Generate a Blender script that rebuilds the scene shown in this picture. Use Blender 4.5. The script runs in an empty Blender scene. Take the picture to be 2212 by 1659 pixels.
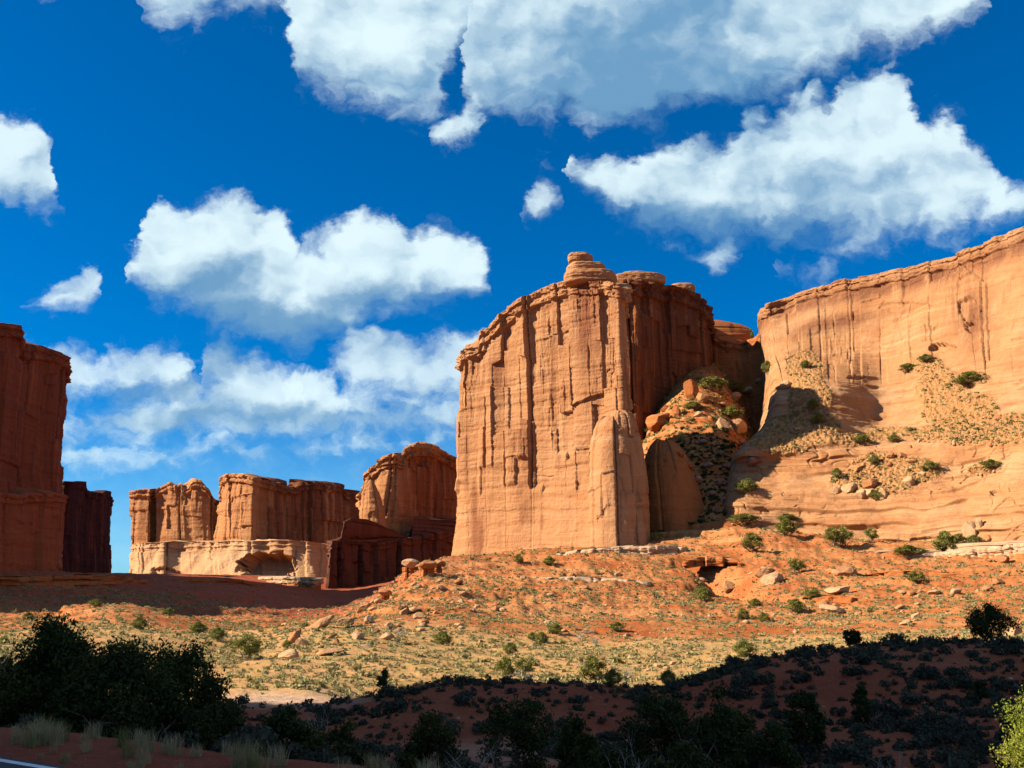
import bpy, math, random
import numpy as np
from mathutils import Vector, Matrix

# ------------------------------------------------------------------ camera, sky, sun, exposure
S = bpy.context.scene
COL = S.collection
R = math.radians
CAMZ, HOR = 1.8, 1330.0                      # eye height, horizon row of the 2212 x 1659 picture
FPX, CXP, CYP = 2149.0, 1106.0, 829.5
PITCH = math.atan((HOR - CYP) / FPX)
cs, sn = math.cos(PITCH), math.sin(PITCH)
cd = bpy.data.cameras.new("camera"); cam = bpy.data.objects.new("camera", cd); COL.objects.link(cam)
cam.location = (0, 0, CAMZ); cam.rotation_euler = (math.pi / 2 + PITCH, 0, 0)
cd.sensor_width = 36; cd.lens = 36 * FPX / 2212; cd.clip_start = 0.1; cd.clip_end = 60000
S.camera = cam

SUN_AZ, SUN_EL = R(84), R(31)                # azimuth measured from behind the camera towards the left
TOSUN = np.array([-math.sin(SUN_AZ) * math.cos(SUN_EL), -math.cos(SUN_AZ) * math.cos(SUN_EL), math.sin(SUN_EL)])
sl = bpy.data.lights.new("sun", 'SUN'); sun = bpy.data.objects.new("sun", sl); COL.objects.link(sun)
sl.energy = 5.0; sl.angle = R(0.5); sl.color = (1.0, 0.87, 0.66)
sun.rotation_euler = Vector((-TOSUN).tolist()).to_track_quat('-Z', 'Y').to_euler()

vs = S.view_settings
S.display_settings.display_device = 'sRGB'
vs.view_transform = 'Standard'; vs.look = 'None'; vs.exposure = 1.38; vs.gamma = 1.0; vs.use_curve_mapping = False
S.render.engine = 'CYCLES'
S.cycles.max_bounces = 4; S.cycles.diffuse_bounces = 1; S.cycles.glossy_bounces = 2; S.cycles.transmission_bounces = 3
S.cycles.use_denoising = True
S.cycles.caustics_reflective = False; S.cycles.caustics_refractive = False


class NT:
    """small helper that strings shader nodes together"""
    def __init__(s, tree):
        s.t = tree; s.n = tree.nodes; s.l = tree.links

    def node(s, typ, **kw):
        n = s.n.new(typ)
        for k, v in kw.items():
            setattr(n, k, v)
        return n

    def put(s, sock, v):
        if v is None: return
        if isinstance(v, bpy.types.NodeSocket): s.l.new(v, sock)
        elif isinstance(v, (tuple, list)) and len(v) == 3 and sock.type == 'RGBA': sock.default_value = (*v, 1)
        else: sock.default_value = v

    def m(s, op, a, b=None, c=None, clamp=False):
        n = s.node('ShaderNodeMath', operation=op, use_clamp=clamp)
        for i, v in enumerate((a, b, c)): s.put(n.inputs[i], v)
        return n.outputs[0]

    def vm(s, op, a, b=None, scale=None):
        n = s.node('ShaderNodeVectorMath', operation=op)
        s.put(n.inputs[0], a); s.put(n.inputs[1], b)
        if scale is not None: s.put(n.inputs['Scale'], scale)
        return n.outputs['Value'] if op in ('DOT_PRODUCT', 'LENGTH') else n.outputs[0]

    def xyz(s, x, y, z):
        n = s.node('ShaderNodeCombineXYZ')
        for i, v in enumerate((x, y, z)): s.put(n.inputs[i], v)
        return n.outputs[0]

    def sep(s, v):
        n = s.node('ShaderNodeSeparateXYZ'); s.put(n.inputs[0], v); return n.outputs

    def noise(s, vec, scale, detail=4, rough=0.5, dist=0.0, out=0, lac=2.0):
        n = s.node('ShaderNodeTexNoise'); s.put(n.inputs['Vector'], vec)
        for k, v in (('Scale', scale), ('Detail', detail), ('Roughness', rough), ('Distortion', dist), ('Lacunarity', lac)): s.put(n.inputs[k], v)
        return n.outputs[out]

    def voro(s, vec, scale, feature='SMOOTH_F1', smooth=0.5, out=0):
        n = s.node('ShaderNodeTexVoronoi', feature=feature); s.put(n.inputs['Vector'], vec); s.put(n.inputs['Scale'], scale)
        if feature == 'SMOOTH_F1': s.put(n.inputs['Smoothness'], smooth)
        return n.outputs[out]

    def step(s, v, a, b):                     # smoothstep from a to b (a may be above b)
        n = s.node('ShaderNodeMapRange', interpolation_type='SMOOTHSTEP'); s.put(n.inputs[0], v)
        lo, hi, o0, o1 = (a, b, 0.0, 1.0) if not (isinstance(a, float) and isinstance(b, float) and a > b) else (b, a, 1.0, 0.0)
        for i, q in enumerate((lo, hi, o0, o1)): s.put(n.inputs[i + 1], q)
        return n.outputs[0]

    def mix(s, f, a, b, mode='MIX'):
        n = s.node('ShaderNodeMix', data_type='RGBA', blend_type=mode)
        s.put(n.inputs[0], f); s.put(n.inputs[6], a); s.put(n.inputs[7], b)
        return n.outputs[2]

    def attr(s, name):
        return s.node('ShaderNodeAttribute', attribute_name=name).outputs['Fac']


def build_world():
    w = bpy.data.worlds.new("World"); S.world = w; w.use_nodes = True
    q = NT(w.node_tree); q.n.clear()
    D = q.node('ShaderNodeTexCoord').outputs['Generated']
    sky = q.node('ShaderNodeTexSky', sky_type='NISHITA', sun_disc=False, sun_elevation=SUN_EL,
                 sun_rotation=math.atan2(TOSUN[0], TOSUN[1]), altitude=1400, air_density=1.0, dust_density=0.25, ozone_density=2.5)
    hs = q.node('ShaderNodeHueSaturation'); hs.inputs['Hue'].default_value = 0.485
    hs.inputs['Saturation'].default_value = 1.85; q.put(hs.inputs['Color'], sky.outputs[0])
    base = q.mix(1.0, hs.outputs[0], (0.42, 0.69, 0.99), 'MULTIPLY')
    base = q.mix(1.0, base, (1.3, 4.2, 7.8), 'DARKEN')
    # cloud layer: directions around the view of the valley, as tangent-plane coordinates of the sky itself
    F = q.m('MAXIMUM', q.vm('DOT_PRODUCT', D, (0, cs, sn)), 0.05)
    px = q.m('MULTIPLY_ADD', q.m('DIVIDE', q.vm('DOT_PRODUCT', D, (1, 0, 0)), F), FPX / 1000, CXP / 1000)
    py = q.m('MULTIPLY_ADD', q.m('DIVIDE', q.vm('DOT_PRODUCT', D, (0, -sn, cs)), F), -FPX / 1000, CYP / 1000)
    front = q.step(q.vm('DOT_PRODUCT', D, (0, cs, sn)), 0.3, 0.6)
    P = q.xyz(px, q.m('MULTIPLY', py, 1.25), 0.0)
    w1 = q.sep(q.vm('SUBTRACT', q.noise(P, 5.0, 3, 0.5, out=1), (0.5, 0.5, 0.5)))
    w2 = q.sep(q.vm('SUBTRACT', q.noise(P, 19.0, 5, 0.6, out=1), (0.5, 0.5, 0.5)))
    ax = q.m('ADD', q.m('MULTIPLY_ADD', w1[0], 0.10, px), q.m('MULTIPLY', w2[0], 0.07))
    ay = q.m('ADD', q.m('MULTIPLY_ADD', w1[1], 0.10, py), q.m('MULTIPLY', w2[1], 0.06))
    PW = q.xyz(ax, q.m('MULTIPLY', ay, 1.25), 0.0)

    def puffs(P_):
        a = q.noise(P_, 7.0, 8, 0.58)
        b = q.voro(P_, 11.0, smooth=0.7)
        c = q.voro(P_, 27.0, smooth=0.6)
        v = q.m('MULTIPLY_ADD', a, 1.0, -0.5)
        v = q.m('ADD', v, q.m('MULTIPLY', q.m('SUBTRACT', 0.42, b), 0.35))
        return q.m('ADD', v, q.m('MULTIPLY', q.m('SUBTRACT', 0.42, c), 0.18))
    n0 = puffs(PW)
    n1 = puffs(q.vm('ADD', PW, (-0.022, -0.026, 0.0)))
    relief = q.m('SUBTRACT', n0, n1)

    def billow(P_):
        return q.m('ADD', q.noise(P_, 4.2, 3, 0.5), q.m('MULTIPLY', q.voro(P_, 6.5, smooth=0.9), -0.45))
    broad = q.m('SUBTRACT', billow(PW), billow(q.vm('ADD', PW, (-0.045, -0.05, 0.0))))
    wisp = q.m('SUBTRACT', q.noise(PW, 15.0, 7, 0.65), 0.5)

    tx = q.m('DIVIDE', q.m('ADD', ax, 0.4), 3.0, clamp=True)

    def curve(pts, off):
        fc = q.node('ShaderNodeFloatCurve'); q.put(fc.inputs['Value'], tx)
        c = fc.mapping.curves[0]
        pts = [((x + 400) / 3000, (y + 400) / 1800) for x, y in pts]
        pts = [(-0.001, off), (pts[0][0] - 0.004, off)] + pts + [(pts[-1][0] + 0.004, off), (1.001, off)]
        c.points[0].location = (max(0, pts[0][0]), pts[0][1]); c.points[1].location = (1, pts[-1][1])
        for p in pts[1:-1]: c.points.new(*p)
        for p in c.points: p.handle_type = 'VECTOR'
        fc.mapping.use_clip = False; fc.mapping.update()
        return q.m('MULTIPLY_ADD', fc.outputs[0], 1.8, -0.4)

    grey = [(1380, 160, 330, 130, 1.0), (1500, 60, 260, 120, .75), (1240, 60, 120, 120, .45), (540, 715, 270, 55, .95), (450, 600, 160, 55, .5), (830, 640, 230, 45, .6),
            (1450, 490, 260, 60, .8), (1720, 400, 180, 60, .55), (800, 170, 190, 60, .45), (560, 905, 330, 26, .6), (300, 850, 130, 22, .5),
            (700, 985, 300, 18, .4), (60, 430, 70, 40, .4), (1900, 130, 170, 40, .3), (1560, 340, 150, 40, .3)]
    G = None
    for x, y, rx, ry, k in grey:
        e = q.m('ADD', q.m('POWER', q.m('MULTIPLY', q.m('SUBTRACT', ax, x / 1000), 1000 / rx), 2.0),
                q.m('POWER', q.m('MULTIPLY', q.m('SUBTRACT', ay, y / 1000), 1000 / ry), 2.0))
        g = q.m('MULTIPLY', q.m('POWER', 2.718, q.m('MULTIPLY', e, -0.8)), k * 1.25)
        G = g if G is None else q.m('MAXIMUM', G, g)
    G = q.m('ADD', G, q.m('MULTIPLY', relief, -1.0)); G = q.m('ADD', G, q.m('MULTIPLY', broad, -1.5))
    G = q.m('ADD', G, 0.04)
    clouds = [  # top outline, lower outline, opacity, edge softness, greyness
        ([(-200, 830), (100, 800), (300, 790), (500, 780), (700, 790), (900, 770), (1150, 760)], [(-200, 980), (100, 985), (400, 985), (700, 970), (1000, 950), (1150, 940)], .52, .16, .15, .3),
        ([(-100, 1000), (60, 985), (200, 960), (310, 975), (420, 950), (560, 965), (700, 940), (850, 945), (960, 925), (1100, 930)], [(-100, 1010), (60, 1010), (200, 1022), (300, 1025), (430, 1000), (580, 1012), (690, 985), (830, 975), (960, 960), (1100, 950)], .70, .06, .12, .3),
        ([(-100, 880), (60, 870), (180, 850), (300, 862), (420, 840), (520, 865), (650, 850), (760, 868), (880, 850), (1000, 860), (1100, 850)], [(-100, 960), (60, 965), (200, 950), (330, 970), (470, 955), (600, 975), (720, 950), (860, 955), (1000, 935), (1100, 920)], .86, .07, .22, .45),
        ([(690, 800), (720, 760), (760, 725), (800, 708), (850, 722), (890, 735), (930, 718), (1000, 722), (1100, 715)], [(690, 815), (740, 840), (830, 862), (930, 880), (1030, 880), (1100, 870)], .80, .06, .10, .45),
        ([(590, 850), (620, 800), (660, 785), (710, 800), (745, 840), (775, 880)], [(590, 880), (650, 905), (720, 915), (775, 900)], .82, .05, .02, .3),
        ([(440, 800), (448, 745), (480, 733), (530, 748), (580, 752), (620, 775), (650, 820)], [(440, 850), (500, 900), (570, 915), (650, 880)], .80, .055, .06, .4),
        ([(60, 770), (130, 765), (200, 758), (255, 748), (300, 752), (340, 745), (385, 765), (425, 795)], [(60, 870), (160, 872), (260, 868), (350, 860), (425, 840)], .82, .06, .10, .55),
        ([(-300, 320), (-40, 265), (30, 245), (70, 265), (104, 300), (108, 380), (128, 420)],
         [(-300, 420), (-40, 440), (60, 450), (104, 475), (128, 450)], .92, .05, .0, .35),
        ([(45, 650), (80, 630), (110, 605), (150, 600), (190, 565), (212, 590), (222, 640)], [(45, 655), (110, 668), (180, 672), (222, 645)], .85, .05, .0, .3),
        ([(1105, 455), (1140, 430), (1165, 400), (1215, 415), (1226, 450)], [(1105, 468), (1150, 476), (1226, 460)], .8, .06, .0, .3),
        ([(1400, 520), (1440, 512), (1520, 530), (1570, 512), (1605, 540)], [(1400, 525), (1480, 560), (1540, 590), (1605, 560)], .8, .06, .05, .3),
        ([(1680, 560), (1740, 540), (1790, 560), (1830, 590)], [(1680, 580), (1740, 605), (1830, 600)], .5, .07, .05, .2),
        ([(1225, 360), (1300, 340), (1360, 345), (1400, 300), (1430, 280), (1480, 305), (1530, 298), (1595, 280), (1620, 230), (1680, 245), (1740, 205), (1760, 180),
          (1800, 230), (1830, 165), (1870, 140), (1925, 135), (1965, 158), (1990, 230), (2005, 270), (2040, 245), (2080, 280), (2120, 312), (2145, 360), (2160, 395), (2300, 410), (2500, 430)],
         [(1225, 395), (1330, 475), (1400, 515), (1500, 545), (1600, 540), (1680, 520), (1750, 545), (1850, 560), (2000, 520), (2212, 490), (2500, 480)], .93, .07, .04, .55),
        ([(272, 600), (285, 570), (310, 540), (330, 425), (365, 420), (400, 440), (450, 430), (505, 412), (540, 420), (565, 455), (600, 445), (620, 480), (640, 515), (700, 495), (770, 450),
          (830, 458), (880, 500), (930, 480), (970, 475), (1010, 505), (1040, 560), (1062, 600)],
         [(272, 630), (330, 650), (420, 690), (480, 735), (560, 760), (640, 768), (720, 745), (800, 700), (900, 690), (1000, 655), (1062, 630)], .95, .055, .0, .5),
        ([(310, -390), (2000, -390)], [(310, 40), (380, 78), (425, 80), (470, 40), (560, 40), (605, 20), (625, 90), (640, 190), (690, 205), (760, 215), (850, 262), (905, 280), (935, 260), (955, 180),
          (985, 150), (1000, 110), (1040, 60), (1070, 20), (2000, -380)], .96, .06, .0, .25),
        ([(922, 300), (945, 275), (985, 262), (1020, 248), (1064, 265)], [(922, 315), (945, 337), (990, 324), (1030, 300), (1064, 285)], .9, .05, .0, .25),
        ([(985, 190), (1000, 150), (1012, 60), (1035, -390), (2060, -200), (2125, -100)],
         [(985, 215), (1000, 240), (1030, 265), (1060, 262), (1130, 275), (1195, 290), (1212, 250), (1260, 300), (1310, 300), (1400, 290), (1480, 255), (1560, 240), (1640, 230),
          (1720, 210), (1800, 160), (1870, 130), (1950, 110), (2030, 80), (2090, 55), (2125, 20)], .95, .06, .05, .0),
        ([(-300, -380), (150, -380)], [(-300, -120), (150, -60)], .6, .2, .1, .2)]
    col = base
    W, K = (5.8, 7.1, 7.45), (1.2, 2.6, 4.2)
    for i, (top, bot, op, soft, gr, base_grey) in enumerate(clouds):
        t = curve(top, 0.999); b = curve(bot, 0.0)
        du, dl = q.m('SUBTRACT', ay, t), q.m('SUBTRACT', b, ay)
        d = q.m('MINIMUM', du, dl)
        hf = q.m('DIVIDE', du, q.m('MAXIMUM', q.m('ADD', du, dl), 0.02), clamp=True)      # 0 at the crown, 1 at the base
        sf = q.m('MULTIPLY_ADD', hf, soft * 0.9, soft * 0.45)
        d = q.m('ADD', d, q.m('MULTIPLY', n0, soft * 1.7))
        al = q.m('MULTIPLY', q.step(q.m('ADD', d, q.m('MULTIPLY', wisp, q.m('MULTIPLY', sf, 1.3))), -0.012, sf), op)
        thin = q.m('MULTIPLY', q.step(q.m('ADD', d, q.m('MULTIPLY', wisp, soft * 4.0)), -0.02, soft * 2.0), 0.34)
        al = q.m('MULTIPLY', q.m('MAXIMUM', al, thin), front)
        g = q.step(q.m('ADD', q.m('MULTIPLY_ADD', q.step(hf, 0.5, 1.0), base_grey, G), gr), -0.15, 1.22)
        col = q.mix(al, col, q.mix(g, W, K))
    # unseen clouds added overhead and behind the viewer, to whiten the skylight in shade
    dd = q.sep(D); zc = q.m('ADD', q.m('MAXIMUM', dd[2], 0.0), 0.12)
    o1 = q.noise(q.xyz(q.m('DIVIDE', dd[0], zc), q.m('DIVIDE', dd[1], zc), 0.0), 1.3, 6, 0.55)
    oa = q.m('MULTIPLY', q.m('MULTIPLY', q.step(o1, 0.49, 0.60), q.m('SUBTRACT', 1.0, front)), q.m('MULTIPLY', q.step(dd[2], 0.03, 0.2), 0.9))
    col = q.mix(oa, col, q.mix(q.step(o1, 0.55, 0.72), W, (3.1, 3.9, 4.6)))
    # thin veil low over the horizon, and scattered wisps
    veil = q.m('MULTIPLY', q.m('MULTIPLY', q.step(py, 0.80, 1.20), 0.5), q.m('ADD', 0.75, wisp))
    col = q.mix(q.m('MULTIPLY', veil, front), col, (3.2, 5.8, 7.2))
    bg = q.node('ShaderNodeBackground'); bg.inputs['Strength'].default_value = 0.054
    q.put(bg.inputs['Color'], col)
    q.l.new(bg.outputs[0], q.node('ShaderNodeOutputWorld').inputs[0])
    w.cycles.sampling_method = 'MANUAL'; w.cycles.sample_map_resolution = 512


build_world()


# ------------------------------------------------------------------ numeric tools
rng = np.random.default_rng(7)
_perm = rng.permutation(256); _perm = np.concatenate([_perm, _perm, _perm]).astype(np.int32)
_grad = rng.normal(size=(256, 3)); _grad = (_grad / np.linalg.norm(_grad, axis=1)[:, None]).astype(np.float32)


def pn(p):
    """gradient noise, about -0.6..0.6"""
    p = np.asarray(p, dtype=np.float32)
    i = np.floor(p).astype(np.int32); f = p - i; i &= 255
    u = f * f * f * (f * (f * 6 - 15) + 10)
    r = 0
    for a in (0, 1):
        wx = u[:, 0] if a else 1 - u[:, 0]
        pa = _perm[(i[:, 0] + a) & 255]
        for b in (0, 1):
            wy = u[:, 1] if b else 1 - u[:, 1]
            pb = _perm[pa + ((i[:, 1] + b) & 255)]
            for c in (0, 1):
                wz = u[:, 2] if c else 1 - u[:, 2]
                g = _grad[_perm[pb + ((i[:, 2] + c) & 255)]]
                d = g[:, 0] * (f[:, 0] - a) + g[:, 1] * (f[:, 1] - b) + g[:, 2] * (f[:, 2] - c)
                r = r + wx * wy * wz * d
    return r


def fbm(p, octaves=4, gain=0.5, ridge=False):
    r = 0; a = 1.0; p = np.asarray(p, dtype=np.float32)
    for k in range(octaves):
        n = pn(p + 17.3 * k)
        r = r + a * ((0.35 - np.abs(n)) * 1.6 if ridge else n)
        p = p * 2.03; a *= gain
    return r


def cells(p, seed=0):
    """jittered cells in space: value and tilt of the nearest cell, and the distance to its border"""
    p = np.asarray(p, dtype=np.float32); i0 = np.floor(p).astype(np.int32)
    f1 = np.full(len(p), 9.0, np.float32); f2 = f1.copy(); idx = np.zeros(len(p), np.int32); rel = np.zeros_like(p)
    for a in (-1, 0, 1):
        for b in (-1, 0, 1):
            for c in (-1, 0, 1):
                q = i0 + (a, b, c)
                h = _perm[_perm[_perm[(q[:, 0] + seed) & 255] + (q[:, 1] & 255)] + (q[:, 2] & 255)]
                r = p - (q + 0.5 + 0.62 * _grad[h])
                d = np.sqrt((r * r).sum(1)); near = d < f1
                f2 = np.where(near, f1, np.minimum(f2, d)); idx = np.where(near, h, idx); rel = np.where(near[:, None], r, rel); f1 = np.where(near, d, f1)
    g = _grad[(idx * 7 + 11) & 255]
    return g[:, 0], (rel * g).sum(1), f2 - f1


def hsh(i, j=0, k=0):
    """repeatable random number in -1..1 for integer arrays"""
    n = (np.asarray(i, dtype=np.int64) * 73856093) ^ (np.asarray(j, dtype=np.int64) * 19349663) ^ (int(k) * 83492791 + 12345)
    n = (n ^ (n >> 13)) * 1274126177 & 0x7fffffff
    n = (n ^ (n >> 16)) & 0xffff
    return n / 32767.5 - 1.0


def panels(a, z, w, h, seed):
    """joint-bounded slabs of a wall: a = metres along it, z = height; value, tilt, metres to the nearest upright joint, joint number"""
    q = a / w; i = np.floor(q).astype(np.int64)
    b0 = i + 0.38 * hsh(i, 0, seed); b1 = i + 1 + 0.38 * hsh(i + 1, 0, seed)
    i = np.where(q < b0, i - 1, np.where(q >= b1, i + 1, i))
    b0 = i + 0.38 * hsh(i, 0, seed); b1 = i + 1 + 0.38 * hsh(i + 1, 0, seed)
    f = (q - b0) / (b1 - b0)
    hh = h * (1 + 0.5 * hsh(i, 5, seed)); r = (z + 3.0 * h * hsh(i, 3, seed)) / hh + 0.10 * (f - 0.5) * hsh(i, 9, seed); j = np.floor(r).astype(np.int64)
    v = hsh(i, j + 1000, seed + 1); t = (f - 0.5) * hsh(i, j + 2000, seed + 2) + 0.4 * (r - j - 0.5) * hsh(i, j + 3000, seed + 3)
    near0 = f < 0.5
    return v, t, np.minimum(f, 1 - f) * (b1 - b0) * w, np.where(near0, i, i + 1)


def sm(x, a, b):
    t = np.clip((x - a) / (b - a), 0, 1); return t * t * (3 - 2 * t)


def at(dx, dy, Y):
    """point of the world seen at picture column dx, row dy, at distance Y down the valley"""
    dx, dy, Y = (np.asarray(v, dtype=float) for v in (dx, dy, Y))
    cx = (dx - CXP) / FPX; cy = (CYP - dy) / FPX
    t = Y / (cs - cy * sn)
    return np.stack([cx * t, Y + 0 * t, CAMZ + (sn + cy * cs) * t], -1)


def see(P):
    """picture column and row of world points"""
    f = np.maximum(P[..., 1] * cs + (P[..., 2] - CAMZ) * sn, 0.01)
    return CXP + FPX * P[..., 0] / f, CYP - FPX * (-P[..., 1] * sn + (P[..., 2] - CAMZ) * cs) / f


def tag(o, label=None, cat=None, group=None, kind=None):
    for k, v in (('label', label), ('category', cat), ('group', group), ('kind', kind)):
        if v: o[k] = v
    return o


def thing(name, label, cat, loc=(0, 0, 0), rz=0.0, group=None):
    o = bpy.data.objects.new(name, None); COL.objects.link(o); o.empty_display_size = 0.5
    o.location = loc; o.rotation_euler = (0, 0, rz)
    return tag(o, label, cat, group)


def mesh_data(name, verts, faces, mat, smooth=True, attrs=None):
    verts = np.ascontiguousarray(verts, dtype=np.float32); faces = np.ascontiguousarray(faces, dtype=np.int32)
    k = faces.shape[1]; me = bpy.data.meshes.new(name)
    me.vertices.add(len(verts)); me.vertices.foreach_set('co', verts.ravel())
    me.loops.add(faces.size); me.loops.foreach_set('vertex_index', faces.ravel())
    me.polygons.add(len(faces)); me.polygons.foreach_set('loop_start', np.arange(0, faces.size, k, dtype=np.int32))
    me.update(calc_edges=True)
    me.polygons.foreach_set('use_smooth', np.full(len(faces), smooth))
    for an, av in (attrs or {}).items():
        a = me.attributes.new(an, 'FLOAT', 'POINT'); a.data.foreach_set('value', np.ascontiguousarray(av, dtype=np.float32))
    if mat: me.materials.append(mat)
    return me


def obj(name, verts, faces, mat, parent=None, smooth=True, attrs=None, loc=None):
    verts = np.asarray(verts, dtype=np.float64)
    if parent is not None and loc is None: verts = verts - np.array(parent.location)
    o = bpy.data.objects.new(name, mesh_data(name, verts, faces, mat, smooth, attrs)); COL.objects.link(o)
    if parent is not None: o.parent = parent
    if loc is not None: o.location = loc
    return o


def grid_faces(nr, nc, wrap=False):
    r = np.arange(nr - 1)[:, None]; c = np.arange(nc if wrap else nc - 1)[None, :]
    c1 = (c + 1) % nc
    return np.stack([r * nc + c, r * nc + c1, (r + 1) * nc + c1, (r + 1) * nc + c], -1).reshape(-1, 4)


def grid_normals(G, wrap=False):
    if wrap: du = np.roll(G, -1, 1) - np.roll(G, 1, 1)
    else: du = np.gradient(G, axis=1)
    dv = np.gradient(G, axis=0)
    n = np.cross(du, dv); n /= np.linalg.norm(n, axis=-1, keepdims=True) + 1e-9
    return n


def blur1(a, k, axis, wrap=False):
    """moving average of half-width k along an axis"""
    if k < 1: return a
    n = a.shape[axis]; idx = np.arange(n)[:, None] + np.arange(-k, k + 1)[None, :]
    idx = idx % n if wrap else np.clip(idx, 0, n - 1)
    return np.take(a, idx, axis=axis).mean(axis=axis + 1)


def resample(pts, n, closed=False, weight=None):
    """n points along a polyline of rows of any width; weight multiplies how densely each segment is sampled"""
    pts = np.asarray(pts, dtype=float)
    if closed: pts = np.vstack([pts, pts[:1]])
    seg = np.linalg.norm(np.diff(pts[:, :3], axis=0), axis=1) + 1e-6
    if weight is not None: seg = seg * np.asarray(weight)
    s = np.concatenate([[0], np.cumsum(seg)])
    t = np.linspace(0, s[-1], n, endpoint=not closed)
    return np.stack([np.interp(t, s, pts[:, k]) for k in range(pts.shape[1])], 1)


def catmull(C, n, axis):
    """smooth interpolation of control grid C along an axis to n samples"""
    C = np.moveaxis(np.asarray(C, dtype=float), axis, 0); m = len(C)
    t = np.linspace(0, m - 1, n); i = np.clip(t.astype(int), 0, m - 2); f = (t - i).reshape((-1,) + (1,) * (C.ndim - 1))
    p0, p1, p2, p3 = C[np.clip(i - 1, 0, m - 1)], C[i], C[i + 1], C[np.clip(i + 2, 0, m - 1)]
    m1, m2 = (p2 - p0) * 0.4, (p3 - p1) * 0.4
    r = (2 * f**3 - 3 * f**2 + 1) * p1 + (f**3 - 2 * f**2 + f) * m1 + (-2 * f**3 + 3 * f**2) * p2 + (f**3 - f**2) * m2
    return np.moveaxis(r, 0, axis)


# ------------------------------------------------------------------ materials
def material(name, build, rough=0.9, spec=0.2):
    m = bpy.data.materials.new(name); m.use_nodes = True
    q = NT(m.node_tree); b = q.n['Principled BSDF']
    b.inputs['Roughness'].default_value = rough; b.inputs['Specular IOR Level'].default_value = spec
    build(q, b)
    return m


def bump(q, b, h, strength=0.5, dist=0.3, chain=None):
    n = q.node('ShaderNodeBump'); n.inputs['Strength'].default_value = strength; n.inputs['Distance'].default_value = dist
    q.put(n.inputs['Height'], h)
    if chain: q.put(n.inputs['Normal'], chain)
    q.l.new(n.outputs[0], b.inputs['Normal']); return n.outputs[0]


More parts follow.
